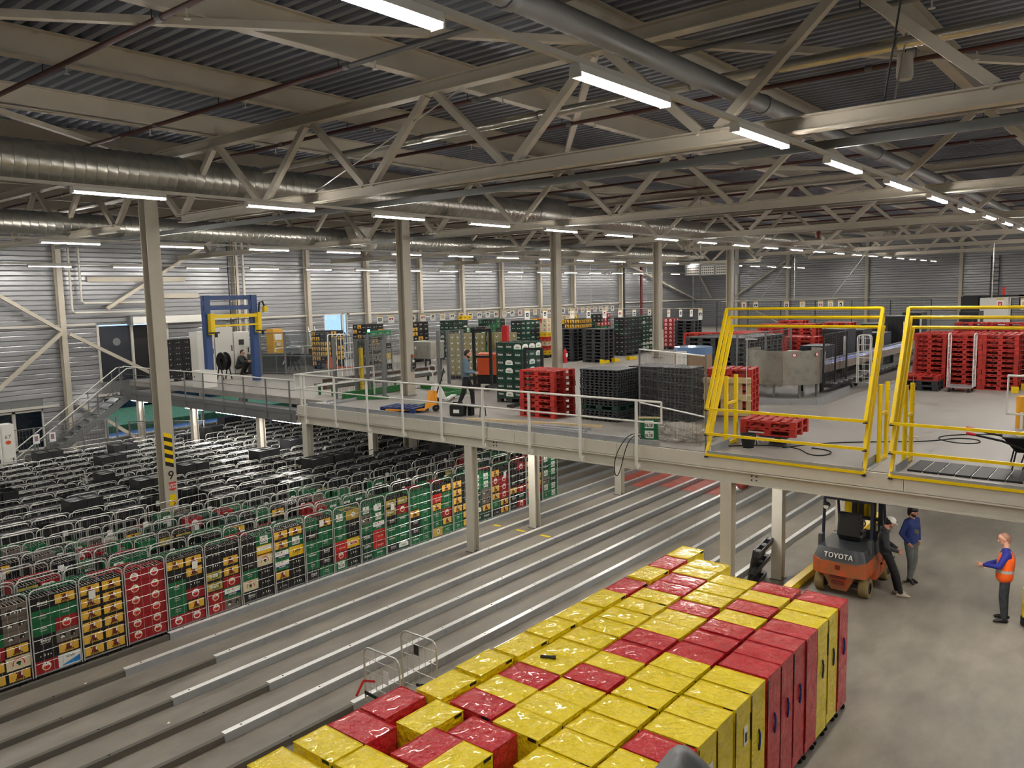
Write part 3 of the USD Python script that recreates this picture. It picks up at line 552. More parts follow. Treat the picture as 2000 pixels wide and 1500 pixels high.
# ---------------------------------------------------------------- covered roll cages in the foreground
m_cy = mat('yellow_vinyl', S(236, 210, 22), .26, var=.06, vs=4, world=True, bump=.9, bs=13, coat=.35, rr=.1, bd=.05)
m_cr = mat('red_vinyl', S(192, 34, 44), .26, var=.08, vs=4, world=True, bump=.9, bs=13, coat=.35, rr=.1, bd=.05)
def cover(name, m, seed, strap, handle, sticker=False):
    c = kindof(name); g = np.random.default_rng(seed); hx, hy, zt = .222, .336, 1.86
    u = np.linspace(-1, 1, 11); v = np.linspace(-1, 1, 15); U, V = np.meshgrid(u, v, indexing='ij')
    e = np.maximum(np.abs(U), np.abs(V)); o = g.uniform(0, 50)
    Z = zt-.016+.016*(1-e**4)+.026*(meshkit.fbm(np.stack([U*1.8+o, V*2.6, 0*U], -1), 3)-.5)*(e < .99)
    top = np.stack([U*hx, V*hy, Z], -1).reshape(-1, 3); nx, ny = 11, 15
    i, j = np.meshgrid(np.arange(nx-1), np.arange(ny-1), indexing='ij'); a = i*ny+j; q = np.stack([a, a+ny, a+ny+1, a+1], -1).reshape(-1, 4)
    b = M().add(top, np.concatenate([q[:, [0, 1, 2]], q[:, [0, 2, 3]]]))
    ring = [(x*hx, -hy) for x in u]+[(hx, y*hy) for y in v[1:]]+[(x*hx, hy) for x in u[::-1][1:]]+[(-hx, y*hy) for y in v[::-1][1:-1]]
    ring = np.array(ring); k = len(ring); zs = [zt-.014, 1.7, 1.45, 1.15, .85, .5, .13]; L = []
    for n, z in enumerate(zs):
        w = np.array([meshkit.noise(np.array([p[0]*7+o, p[1]*7, z*1.6])) for p in ring])-.5
        corner = np.clip(1.9-np.abs(ring[:, 0])/hx-np.abs(ring[:, 1])/hy+.3, 0, 1)
        L.append(np.c_[ring*(1+(.0 if n == 0 else 1)*(.05*w*corner)[:, None]), np.full(k, z)])
    sv = np.concatenate(L); m_, n_ = len(zs), k; ii, jj = np.meshgrid(np.arange(m_-1), np.arange(n_), indexing='ij'); kk = (jj+1) % n_
    q = np.stack([ii*n_+jj, (ii+1)*n_+jj, (ii+1)*n_+kk, ii*n_+kk], -1).reshape(-1, 4); b.add(sv, np.concatenate([q[:, [0, 1, 2]], q[:, [0, 2, 3]]]))
    b.build('cover', m, c, 40)
    M().tube([(-hx, -hy, zt-.013), (hx, -hy, zt-.013), (hx, hy, zt-.013), (-hx, hy, zt-.013)], .006, 5, closed=True).build('piping', m, c, 60)
    M().bx((-hx*.98-.004, -hy-.008, 1.25), (-hx*.98+.012, -hy+.02, zt-.05)).bx((-hx*.98-.002, -hy-.007, .3), (-hx*.98+.006, -hy+.01, 1.25)).build('black_seam', m_black, c)
    if strap: M().bx((-hx-.005, -hy*.9, zt-.055), (-hx+.004, -hy*.55, zt-.02)).build('black_tab', m_black, c)
    if handle: M().tube([(.02, -hy-.006, 1.28), (.03, -hy-.018, 1.2), (.02, -hy-.018, 1.1), (.03, -hy-.006, 1.0)], .014, 6).build('blue_handle', mat('blue_webbing', S(30, 60, 130), .6), c, 60)
    if sticker: M().bx((.02, -hy-.012, 1.28), (.13, -hy-.006, 1.52)).build('label_card', m_paper, c); M().bx((.045, -hy-.014, 1.32), (.11, -hy-.0125, 1.44)).build('label_print', m_dark, c)
    M().bx((-hx+.02, -hy+.02, .1), (hx-.02, hy-.02, .128)).build('base', m_galv, c)
    for x in (-1, 1):
        for y in (-1, 1): M().cyl((x*.17-.015, y*.29, .05), (x*.17+.015, y*.29, .05), .05, 10).build('wheel', m_rubber, c); M().bx((x*.17-.02, y*.29-.02, .07), (x*.17+.02, y*.29+.02, .11)).build('wheel_fork', m_galv, c)
    return c
CV = {'y': [cover('cover_yellow_a', m_cy, 1, 1, 1), cover('cover_yellow_b', m_cy, 2, 0, 0), cover('cover_yellow_c', m_cy, 3, 1, 0, True)], 'r': [cover('cover_red_a', m_cr, 4, 0, 1), cover('cover_red_b', m_cr, 5, 1, 0)]}
COLS = [('right-hand column', 4.05, 'r12.64 y12.16 y11.65 r11.19 r10.72 r10.25 r9.76 y9.25 y8.76 y8.27 y7.79 r7.31 y6.83 r6.35'), ('second column from the right', 4.78, 'r12.59 y12.1 r11.62 y11.13 r10.65 r10.16 r9.67 y9.2 y8.72 y8.25 y7.76 y7.27 y6.8 y6.32'), ('middle column', 5.51, 'y12.52 y12.04 y11.56 r11.07 y10.61 y10.13 r9.67 r9.19 y8.73 r8.24 y7.77 y7.29 y6.83'), ('fourth column from the right', 6.23, 'y13.06 y12.57 r12.1 r11.63 y11.15 y10.66 y10.17 y9.69 y9.21 y8.71 y8.25 r7.79 y7.32 r6.86')]
CW = {'y': 'yellow', 'r': 'red'}
def put_cover(c, x, y, lab, turn=False):
    inst(rnd.choice(CV[c]), 'covered_roll_cage', lab, 'roll cage', (x, y, 0), (90 if turn else 0)+rnd.uniform(-.8, .8)+(180 if False else 0), group='vinyl covered roll cages in the foreground', s=(1, 1, 1+rnd.uniform(-.006, .006)))
for nm, y, ls in COLS:
    for i, s_ in enumerate(ls.split()): put_cover(s_[0], float(s_[1:]), y+rnd.uniform(-.01, .01), f'{CW[s_[0]]} vinyl covered roll cage, {ordn(i)} from the far end, {nm}')
for i, (c, x) in enumerate(zip('yryryyyyyy', (13.46, 12.76, 12.05, 11.3, 10.6, 9.88, 9.16, 8.44, 7.7, 6.97))): put_cover(c, x, 6.88+.04*(i > 7), f'{CW[c]} vinyl covered roll cage, {ordn(i)} from the far end, left-hand column', True)
for c, x, y, tn, lab in (('y', 6.26, 6.52, 1, 'yellow covered roll cage standing crosswise among loose red ones'), ('r', 5.78, 6.08, 1, 'red covered roll cage standing crosswise near the bottom edge'), ('y', 5.18, 6.33, 0, 'yellow covered roll cage at the bottom edge right of a red one'), ('r', 5.62, 7.0, 0, 'red covered roll cage lower left beside the dark floor rail'), ('y', 5.15, 7.02, 0, 'yellow covered roll cage second from the left at the bottom'), ('r', 6.23, 7.13, 1, 'red covered roll cage in front of the empty wire cages'), ('y', 4.58, 7.04, 0, 'yellow covered roll cage cut by the bottom edge, farthest left'), ('r', 6.37, 5.8, 0, 'red covered roll cage with a white corner tag, lower centre'), ('y', 5.78, 5.64, 1, 'yellow covered roll cage crosswise at the bottom, left of centre')): put_cover(c, x, y, lab, tn)
tc = thing('torch', 'black torch lying on top of a yellow covered roll cage', 'torch', (8.28, 6.3, 1.885), -62); M().cyl((-.09, 0, 0), (.06, 0, 0), .022, 12).build('barrel', m_black, tc, 40); M().tube([(.06, 0, 0), (.09, 0, 0), (.12, 0, 0)], [.022, .028, .028], 12).build('head', m_dark, tc, 40)
# ---------------------------------------------------------------- beer crates: one kind each, closed (in a stack) and open (top of a stack, with bottles)
CL, CWD, CH = .395, .295, .236
m_cg = mat('crate_green', S(22, 104, 62), .45); m_cdg = mat('crate_dark_green', S(16, 58, 44), .45); m_cred = mat('crate_red', S(156, 26, 34), .45)
m_cblk = mat('crate_black', S(27, 27, 29), .42); m_ctaupe = mat('crate_taupe', S(112, 102, 92), .5); m_ccream = mat('crate_cream', S(226, 212, 178), .5)
m_cgold = mat('crate_gold', S(186, 158, 66), .5); m_cyel = mat('crate_yellow', S(242, 196, 28), .45); m_cola = mat('crate_orange_red', S(206, 44, 32), .45)
m_pyel = mat('print_yellow', S(232, 182, 62), .5, var=.1, vs=12); m_pw = mat('print_white', S(236, 236, 228), .5); m_pk = mat('print_black', S(22, 20, 20), .5)
m_pr = mat('print_red', S(200, 36, 42), .5); m_pb = mat('print_blue', S(36, 44, 110), .5); m_pg = mat('print_green', S(24, 112, 62), .5); m_psk = mat('print_skyblue', S(40, 134, 206), .5)
m_pbr = mat('print_brown', S(112, 36, 26), .5); m_pgold = mat('print_gold', S(208, 164, 88), .5); m_gb = mat('bottle_green', S(20, 74, 44), .15); m_bb = mat('bottle_brown', S(52, 30, 18), .15); m_cap = mat('bottle_cap', S(178, 176, 168), .3, .7)
FX = ((1, 0, 0), (0, 0, 1), (0, -1, 0))
def star(o, r, ax=FX, d=.0012):
    g = np.radians(90+36*np.arange(10)); rr = np.where(np.arange(10) % 2 == 0, r, r*.42); P = np.stack([rr*np.cos(g), rr*np.sin(g), 0*g+d], 1); P = np.vstack([P, [0, 0, d]])@np.asarray(ax, float)+np.asarray(o, float)
    i = np.arange(10); return P, np.stack([i, (i+1) % 10, 0*i+10], 1)
def prints(c, code, w, fx, o):
    """Print of crate CODE on one face: w is the face width, o its middle, fx its axes."""
    fx = np.asarray(fx, float); P = lambda x, z, d=.0: np.asarray(o, float)+fx[0]*x+fx[1]*z+fx[2]*d
    def rect(x0, x1, z0, z1, d): b = M(); v = [P(x0, z0, d), P(x1, z0, d), P(x1, z1, d), P(x0, z1, d)]; return b.add(v, [[0, 1, 2], [0, 2, 3]])
    def put(b, m, n): b.build(n, m, c)
    def txt(t, h, x, z, m, n='lettering', sx=1.): put(M().text(t, h, P(x, z, .0026), fx, .0006, True, True, sx), m, n)
    k = w/.395
    if code in 'GQ':
        big = code == 'Q'; s_ = M().add(*star(P(0, .05, .0016), .027 if big else .02, fx)); put(s_, m_pr, 'red_star')
        if not big: put(rect(-.085*k, .085*k, .012, .034, .0012), m_cdg, 'name_band'); put(rect(-.07*k, .07*k, -.035, -.031, .0014).add(*rect(-.05*k, .05*k, -.048, -.044, .0014).arr()), m_pw, 'small_print')
        txt('Heineken', .042 if big else .024, 0, -.0 if big else .008, m_pw, sx=.82*k)
    elif code == 'A':
        put(M().disc(P(0, .0), .083, ax=fx, d=.001), m_pgold if c.GetName().endswith('b') else m_pw, 'ring'); put(M().disc(P(0, 0), .072, ax=fx, d=.0014), m_pw, 'white_disc'); put(M().disc(P(0, 0), .062, ax=fx, d=.0018, a0=180, a1=360), m_pr, 'red_half'); put(M().disc(P(0, .045), .011, ax=fx, d=.0018, n=8), m_pk, 'emblem_dot'); txt('Amstel', .024, 0, .012, m_pr, sx=.8)
    elif code == 'H':
        put(rect(-.172*k, .172*k, -.088, .088, .0012), m_pyel, 'yellow_panel'); put(rect(-.07*k, .08*k, -.078, -.048, .0018), m_pk, 'name_band'); b = M().add(*[np.array([P(-.055*k, -.05, .0018), P(.06*k, -.05, .0018), P(.045*k, .02, .0018), P(.01*k, .07, .0018), P(-.03*k, .06, .0018), P(-.05*k, 0, .0018)]), np.array([[0, 1, 2], [0, 2, 3], [0, 3, 4], [0, 4, 5]])]); put(b, m_pbr, 'figure'); put(M().disc(P(.035*k, .02), .016, .034, ax=fx, d=.0022, n=10), m_pw, 'figure_sleeve'); put(M().disc(P(-.05*k, .055), .013, ax=fx, d=.002, n=8), m_pk, 'crest'); txt('HERTOG JAN', .016, .005*k, -.063, m_pyel, sx=.85*k)
    elif code in 'BTE':
        mm = m_pk; b = M()
        for i in range(3 if code == 'B' else 2): x = (-.11+.11*i if code == 'B' else -.085+.17*i)*k; b.add(*rect(x-.045*k, x+.045*k, -.05, .045, .0012).arr())
        put(b, mm, 'openings'); b = M(); q = random.Random(len(c.GetName())+ord(code))
        for i in range(5): x = q.uniform(-.14, .14)*k; b.add(*rect(x-.009, x+.009, -.045, -.045+q.uniform(.02, .05), .0018).arr())
        put(b, m_pw, 'bottle_labels')
    elif code == 'R':
        txt('Brand', .05, .02*k, .01, m_pw, sx=.9*k); put(rect(-.07*k, .1*k, -.045, -.036, .0014), m_pw, 'underline')
    elif code == 'M':
        put(rect(-.18*k, .18*k, -.1, .1, .001), m_ccream, 'cream_panel'); put(M().disc(P(0, -.01), .1*k, .088, .84, ax=fx, d=.0016, a0=-20, a1=200), m_pr, 'red_arc'); put(M().disc(P(0, .0), .04*k, .026, ax=fx, d=.0016, n=10), m_pk, 'hat'); put(M().disc(P(.01*k, -.03), .022*k, .026, ax=fx, d=.0018, n=10), m_pg, 'figure'); txt('BIRRA MORETTI', .018, 0, .088, m_pr, sx=.8*k)
    elif code == 'K':
        put(rect(-.1*k, .1*k, -.085, .095, .0012), m_pw, 'white_panel'); txt('DE', .03, 0, .055, m_pk); txt('KLOK', .07, 0, -.02, m_pk, sx=.72*k)
    elif code == 'W':
        put(rect(-.185*k, .185*k, -.02, .11, .0012), m_pw, 'white_top'); put(rect(-.185*k, .185*k, -.06, -.018, .0014), m_pb, 'blue_band'); put(M().add(*star(P(0, .06, .0016), .032, fx)), m_pr, 'red_star'); txt('0.0', .035, -.1*k, .055, m_pb); txt('Heineken', .036, 0, -.04, m_pw, sx=.85*k)
    elif code == 'L': txt('Leffe', .062, .01*k, 0, m_pk, sx=.9*k)
    elif code == 'P': txt('DORS', .062, 0, .0, m_pw, sx=.95*k); put(rect(-.06*k, .06*k, -.06, -.052, .0014).add(*rect(-.06*k, .06*k, .056, .062, .0014).arr()), m_pg, 'small_print')
    elif code == 'D': txt('Grolsch', .06, 0, -.005, m_pw, sx=.8*k); put(M().disc(P(-.02*k, .065), .012, ax=fx, d=.0016, n=8), m_pr, 'red_dot')
    elif code == 'N':
        b = M().add([P(-.17*k, -.095, .0012), P(.17*k, -.095, .0012), P(.17*k, .02, .0012), P(.09*k, .07, .0012), P(-.09*k, .07, .0012), P(-.17*k, .02, .0012)], [[0, 1, 2], [0, 2, 3], [0, 3, 4], [0, 4, 5]]); put(b, m_pw, 'white_panel'); put(rect(-.17*k, .17*k, -.095, -.075, .0016), m_pg, 'green_band'); txt('Grolsch', .042, 0, -.02, m_cdg, sx=.8*k)
    elif code == 'C':
        b = M()
        for i in range(4): x = (-.12+.075*i)*k; b.add(*rect(x-.02, x+.02, .0, .05, .0014).arr()).add(*rect(x-.009, x+.009, .05, .085, .0014).arr())
        put(b, m_pbr, 'bottle_shapes'); txt('Coca-Cola', .034, .04*k, -.05, m_pw, sx=.8*k)
    elif code == 'O':
        put(rect(-.172*k, .172*k, -.088, .088, .001), m_cgold, 'gold_panel'); put(M().disc(P(.02*k, 0), .1*k, .066, .72, ax=fx, d=.0015), m_pg, 'green_swirl'); txt('Wero', .065, -.02*k, .0, m_pw, sx=.9*k)
    elif code == 'Y': put(rect(-.17*k, .13*k, -.05, .02, .0012), m_pw, 'white_band'); put(rect(-.1*k, .11*k, -.038, .008, .0016), m_pr, 'red_band'); txt('FRIS', .026, 0, -.015, m_pw)
    elif code == 'S':
        put(rect(-.18*k, .18*k, -.1, .1, .001), m_pw, 'white_panel'); put(M().add([P(-.18*k, -.1, .0014), P(.18*k, -.1, .0014), P(.18*k, .02, .0014)], [[0, 1, 2]]), m_psk, 'blue_corner'); txt('NOVEL', .034, .02*k, .05, m_pk)
    elif code == 'Z': put(rect(-.18*k, .18*k, .0, .1, .001), m_pw, 'white_top'); put(rect(-.18*k, .18*k, -.075, .0, .0012), m_cyel, 'yellow_band'); put(rect(-.18*k, .18*k, -.1, -.075, .0012), m_pbr, 'red_band'); txt('MILD', .03, 0, .04, m_pgold)
    elif code == 'X': put(M().disc(P(.03*k, 0), .062, ax=fx, d=.0012), m_pw, 'white_disc'); put(M().disc(P(.03*k, 0), .03, ax=fx, d=.0016, n=10), m_ctaupe, 'emblem')
    elif code == 'V': put(M().disc(P(0, -.01), .052*k+.01, ax=fx, d=.0012), m_pw, 'white_disc'); put(M().disc(P(0, .012), .02, .045, ax=fx, d=.0016, n=8), m_pk, 'bottle_shape')
BODY = dict(G=m_cg, Q=m_cg, A=m_cred, H=m_cblk, B=m_cblk, T=m_ctaupe, E=m_cdg, R=m_cblk, M=m_ccream, K=m_cg, W=m_pg, L=m_cyel, P=m_cdg, D=m_cdg, N=m_cdg, C=m_cola, O=m_cblk, Y=m_cyel, S=m_pw, Z=m_cyel, X=m_cgold, V=mat('crate_olive', S(148, 140, 100), .5))
LOOK = dict(G='green crate with white name band', Q='green crate with red star', A='red crate with round logo', H='black crate with yellow picture panel', B='black bottle crate', T='taupe bottle crate', E='dark green crate', R='black crate with white script', M='cream crate with round figure', K='green crate with white square', W='white and blue zero crate', L='yellow crate with black script', P='dark green crate with bold capitals', D='dark green crate with white script', N='dark green crate with white gable', C='orange-red cola crate', O='gold panel crate', Y='yellow crate with white band', S='white and blue crate', Z='white over yellow crate', X='beige crate with white disc', V='olive crate with bottle disc')
CR = {}
CNAME = dict(G='green_crate', Q='star_crate', A='red_crate', H='yellow_panel_crate', B='black_crate', T='taupe_crate', E='dark_green_crate', R='script_crate', M='cream_crate', K='white_square_crate', W='zero_beer_crate', L='yellow_crate', P='capitals_crate', D='white_script_crate', N='white_gable_crate', C='cola_crate', O='gold_panel_crate', Y='white_band_crate', S='white_blue_crate', Z='white_yellow_crate', X='beige_crate', V='olive_crate')
def crate_kind(code, top=False, vb=False, all4=False):
    key = (code, top, vb, all4)
    if key in CR: return CR[key]
    c = kindof('crate_'+{**{k: v.replace(' ', '_').replace('-', '_') for k, v in LOOK.items()}}[code]+('_open' if top else '')+('_sides' if all4 else '')+('_b' if vb else '')); L, W_, h = CL, CWD, CH-.004
    b = M(); t = .018
    if top:
        for s_ in (-1, 1): b.bx((-L/2, s_*W_/2, 0), (L/2, s_*(W_/2-t), h)).bx((s_*L/2, -W_/2+t, 0), (s_*(L/2-t), W_/2-t, h))
        b.bx((-L/2+t, -W_/2+t, 0), (L/2-t, W_/2-t, .02))
        for x in (-L/6, L/6): b.bx((x-.004, -W_/2+t, .02), (x+.004, W_/2-t, h-.03))
    else: b.bx((-L/2, -W_/2, 0), (L/2, W_/2, h))
    for s_ in (-1, 1): b.bx((-L/2-.002, s_*(W_/2+.004), h-.02), (L/2+.002, s_*(W_/2-.004), h))
    b.build('body', BODY[code], c)
    prints(c, code, L, FX, (0, -W_/2, h/2)); prints(c, code, W_, ((0, -1, 0), (0, 0, 1), (-1, 0, 0)), (-L/2, 0, h/2)) if all4 else None
    if top:
        m = m_gb if code in 'GQEKDPN' else m_bb; b, cp = M(), M()
        for x in np.linspace(-L/2+.05, L/2-.05, 6):
            for y in np.linspace(-W_/2+.05, W_/2-.05, 4): b.tube([(x, y, .12), (x, y, .17), (x, y, .215)], [.026, .014, .013], 5, cap=False); cp.cyl((x, y, .215), (x, y, .223), .015, 5)
        b.build('bottles', m, c, kind='stuff'); cp.build('bottle_caps', m_cap, c, kind='stuff')
    CR[key] = c; return c
# ---------------------------------------------------------------- roll cages
def cage_kind(n, card):
    c = kindof(n); w, d = .80, .68
    M().bx((-w/2+.02, -d/2+.02, .13), (w/2-.02, d/2-.02, .155)).build('base', m_galv, c)
    for x in (-.32, .32):
        for y in (-.26, .26): M().cyl((x-.015, y, .055), (x+.015, y, .055), .055, 8).bx((x-.02, y-.02, .08), (x+.02, y+.02, .13)).build('wheel', m_rubber, c)
    for s_ in (-1, 1):
        b = M().tube(uframe(w, .13, 1.735, .1, 0, s_*d/2), .0125, 6)
        for z in (.36, .58, .80, 1.02, 1.24, 1.46): b.cyl((-w/2, s_*d/2, z), (w/2, s_*d/2, z), .006, 4)
        for x in (-.24, -.08, .08, .24): b.cyl((x, s_*d/2, .15), (x, s_*d/2, 1.73), .0024, 4)
        b.build('end_frame', m_chrome, c, 50)
    for s_ in (-1, 1): M().bar((s_*(w/2-.01), -d/2, 1.12), (s_*(w/2-.01), d/2, 1.16), .006, .035).build('strap', m_black, c)
    if card: x = {1: .08, 2: -.18, 3: .2}[card]; M().bx((x-.06, -d/2-.016, 1.4 if card == 1 else 1.28), (x+.06, -d/2-.012, 1.54 if card == 1 else 1.44)).build('label_card', m_paper, c)
    return c
RC = [cage_kind('roll_cage_plain', 0), cage_kind('roll_cage_card_a', 1), cage_kind('roll_cage_card_b', 2), cage_kind('roll_cage_card_c', 3)]
X0, PIT, YF, LP = 4.21, .842, 15.42, .868
BLKC = kindof('folding_crate')
b = M(); L, W_, h = .385, .58, .30
for s_ in (-1, 1): b.bx((-L/2, s_*W_/2, 0), (L/2, s_*(W_/2-.014), h)).bx((s_*L/2, -W_/2+.014, 0), (s_*(L/2-.014), W_/2-.014, h)).bx((-L/2-.006, s_*(W_/2+.006), h-.03), (L/2+.006, s_*(W_/2-.006), h)).bx((-L/2-.004, s_*(W_/2+.004), .1), (L/2+.004, s_*(W_/2-.004), .12))
m_fold = mat('folding_crate_black', S(37, 38, 40), .36)
b.build('body', m_fold, BLKC)
for s_ in (-1, 1): M().bx((-L/2+.014, s_*.012, h-.03), (L/2-.014, s_*(W_/2-.014), h-.018)).build('lid_flap', m_fold, BLKC)
M().bx((-.09, -W_/2-.004, .06), (.09, -W_/2-.001, .07)).bx((-.07, -W_/2-.008, .2), (.07, -W_/2-.001, .25)).build('grip', m_dark, BLKC)
M().bx((-.1, -.2, h-.017), (.05, -.17, h-.0155)).bx((-.12, .1, h-.017), (.1, .115, h-.0155)).build('latch', m_paper, BLKC)
BOPEN = kindof('open_folding_crate'); b.build('body', m_fold, BOPEN); M().bx((-L/2+.014, -W_/2+.014, .02), (L/2-.014, W_/2-.014, .03)).build('bottom', m_black, BOPEN)
FRONT = ['TTTHMH|BBGAHH'[7:]+'|TTTHMH', 'RGGRBA|HGATHS', 'HHHHHH|HHHHHH', 'AAAAAA|AAAAAA', 'HBGGGA|HHBAHA', 'BBOOAA|BHHAWT', 'BBBGMR|KZMBBB', 'HHWWHB|HKLBBB', 'GRGQGR|HGGRRG', 'KGGCAK|XBBYBB', 'KTGPPD|KKWCCQ', 'OORQQR|OAQQQN', 'GGHRRQ|GGGGGG', 'BCHGGX|HQGAHG', 'HHHHGG|BBBHHH', 'KKEDND|KKTTHD', 'HAHHGB|BAAAHH', 'BRRHRB|ARRAPA', 'HGHHAG|ARHHAG', 'KDKTKG|KKKDKK', 'BHHGQR|BBBRRR', 'AHRRBG|HHRBBM', 'XTGAGA|GGGGGG', 'RRXRDE|DRNRXD', 'BGBRGD|RBGBRA']
def hidden(x, y, z=1.73):
    """Behind the mezzanine edge or walkway, or out of the frame."""
    px, py, w = pix((x, y, z)); px2, py2, _ = pix((x, y, 1.3))
    if px < -40 or px > 1500 or py > 1540: return True
    lim = 827+.141*(px-592) if px > 590 else (800+.1*(px-400))
    return max(py, py2) < lim+4
cells = []
for k in range(18):
    y = YF+.35+k*LP; jx = (0, .1, -.12, .2, -.05, .15, .3, -.1)[k % 8]
    for i in range(0, 32):
        x = X0+PIT*(i+.5)+jx
        if any(abs(x-cx) < .55 and abs(y-cy) < .5 for cx, cy in ((10.15, 20.2), *[(a, b) for a, b, _ in MC], (15.45, 23.95), (15.45, 28.35), (18.9, 20.2))): continue
        if k == 0 and i >= 25 or y > 29.6+.12*(x-10) or (y > 30.6 and x < 15.3): continue
        if hidden(x, y): continue
        cells.append((pix((x, y, 1.7))[2], k, i, x, y))
keep = set((c[1], c[2]) for c in sorted(cells)[:300]); rowcount = {}
far_c, far_k = M(), M(); low = M(); tops = []
for w_, k, i, x, y in sorted(cells, key=lambda c: (c[1], c[3])):
    n = rowcount[k] = rowcount.get(k, -1)+1
    black = k >= (5 if x < 10.5 else 4 if x < 13.6 else 3 if x < 16.5 else 3)
    if k > 6 and (k*7+i*3) % 29 == 0: black = False
    if (k, i) in keep:
        what = 'holding stacked beer crates' if not black else 'holding black folding crates'
        where = f'{ordn(n)} from left'
        inst(RC[0] if k == 0 and i % 3 == 0 else rnd.choice(RC), 'roll_cage', f'wire roll cage {what}, {where}, {"front row" if k == 0 else f"{ordn(k)} row from the front"}', 'roll cage', (x, y, 0), rnd.uniform(-1.2, 1.2) if k else 0, 'wire roll cages parked in rows under the hall')
    else:
        for s_ in (-1, 1): far_c.tube(uframe(.8, .13, 1.735, .1, 0, s_*.34, 3)+np.array([x, y, 0]), .0125, 4)
    nl = 6 if (k == 0 or not black) else 5
    if k == 0:
        for ci, col in enumerate(FRONT[i].split('|')):
            for r, code in enumerate(col): tops.append((w_, code, x-.2+.4*ci, y-.165, .157+CH*(5-r), r == 0, k, n, f'{"left" if ci == 0 else "right"} stack, {ordn(r)} from the top'))
        q = random.Random(100+i)
        for ci in (0, 1): tops.append((w_+.3, q.choice('GGQBDA'), x-.2+.4*ci, y+.165, .157+CH*5, True, k, n, f'rear {"left" if ci == 0 else "right"} top')); low.bx((x-.39+.4*ci, y+.02, .157), (x-.01+.4*ci, y+.31, .157+CH*5-.002))
    elif not black:
        q = random.Random(k*100+i); full = q.choice((5, 5, 6, 6, 6)); base = q.choice('GGDAQBTHDKR')
        for ci in (0, 1):
            for ri in (0, 1):
                code = base if q.random() < .6 else q.choice('GGQDABTHOKN'); fl = full-(q.random() < .18)
                tops.append((w_+.2*ri, code, x-.2+.4*ci, y-.165+.33*ri, .157+CH*(fl-1), True, k, n, f'{"front" if ri == 0 else "rear"} {"left" if ci == 0 else "right"} top')); low.bx((x-.39+.4*ci, y-.31+.33*ri, .157), (x-.01+.4*ci, y-.02+.33*ri, .157+CH*(fl-1)-.002))
    else:
        q = random.Random(k*100+i); hgt = .157+.3*4+(q.random() < .07)*.3
        for ci in (0, 1):
            hh = hgt if q.random() < .93 else hgt-.3
            tops.append((w_, '#o' if q.random() < .22 else '#', x-.2+.4*ci, y, hh, True, k, n, f'{"left" if ci == 0 else "right"} side')); low.bx((x-.39+.4*ci, y-.29, .157), (x-.01+.4*ci, y+.29, hh-.002))
if low.v: low.build('stacked_crates', m_cblk, label='crates packed out of sight in the lower layers of the roll cages', cat='crate', kind='stuff')
if far_c.v: far_c.build('distant_roll_cages', m_chrome, label='distant wire roll cages of the farthest rows under the walkway', cat='roll cage', kind='stuff')
tops.sort(key=lambda t: t[0]); nkind, far_f = {}, {}
for w_, code, x, y, z, top, k, n, pos in tops:
    fam = '#' if code[0] == '#' else ('front' if k == 0 else 'top')
    nkind[fam] = nkind.get(fam, 0)+1; row = 'front row' if k == 0 else f'{ordn(k)} row'; loc = (x, y, z); rz = rnd.uniform(-1.5, 1.5) if top else 0
    if nkind[fam] > 300:
        d = (.37, .56, .3) if fam == '#' else (CL, CWD, CH); far_f.setdefault(m_cblk if fam == '#' else BODY[code], M()).box((x, y, z+d[2]/2), (d[0], d[1], d[2])); continue
    if fam == '#': inst(BOPEN if code == '#o' else BLKC, 'folding_crate', f'{"open" if code == "#o" else "lidded"} black folding crate, {pos} of {ordn(n)} cage from left, {row}', 'crate', loc, rz, 'black folding crates on top of the roll cages')
    else: inst(crate_kind(code, top, code == 'A' and (n+int(z*9)) % 2 == 0), CNAME[code], f'{LOOK[code]}, {pos}, {ordn(n)} cage, {row}', 'crate', loc, rz, 'beer crates in the roll cages')
for m_, b in far_f.items(): b.build('distant_crates', m_, label='distant crates in the farthest rows of roll cages', cat='crate', kind='stuff')
for i, x in enumerate((7.58, 7.64)):   # two empty cages beside the covers
    y = (8.5, 8.5)[i]; xx = (7.24, 7.97)[i]
ek = thing('empty_roll_cage', 'empty chrome roll cage with red and white tape beside the red cover', 'roll cage', (7.6, 8.5, 0))
M().bx((-.38, -.33, .13), (.38, .33, .155)).build('base', m_galv, ek)
for x in (-.3, .3):
    for y in (-.26, .26): M().cyl((x, y-.015, .055), (x, y+.015, .055), .055, 10).build('wheel', m_rubber, ek)
for s_ in (-1, 1):
    b = M().tube(uframe(.76, .13, 1.72, .12, 1, s_*.37, 6), .015, 8)
    for z in (.35, .62, .88, 1.13, 1.36, 1.56): b.cyl((s_*.37, -.38, z), (s_*.37, .38, z), .005, 5)
    for y in (-.26, -.13, 0, .13, .26): b.cyl((s_*.37, y, .15), (s_*.37, y, 1.71), .004, 5)
    b.build('end_frame', m_chrome, ek, 50)
M().bar((-.385, -.36, .98), (-.385, .38, 1.02), .012, .05).build('black_strap', m_black, ek); M().bar((.385, -.3, 1.0), (.385, .1, .9), .012, .045).build('black_strap', m_black, ek)
M().bx((-.392, -.16, 1.28), (-.388, -.05, 1.48)).build('label_card', m_paper, ek); M().bx((.36, -.0, 1.4), (.375, .1, 1.55)).build('label_holder', m_dark, ek)
m_tape = mat('red_tape', S(214, 52, 44), .5)
M().bar((-.4, .38, 1.2), (-.42, .1, 1.28), .004, .035).bar((-.4, .38, 1.2), (-.5, .44, .98), .004, .035).bar((-.3, -.38, 1.3), (.0, -.36, 1.05), .05, .008).build('barrier_tape', m_tape, ek)
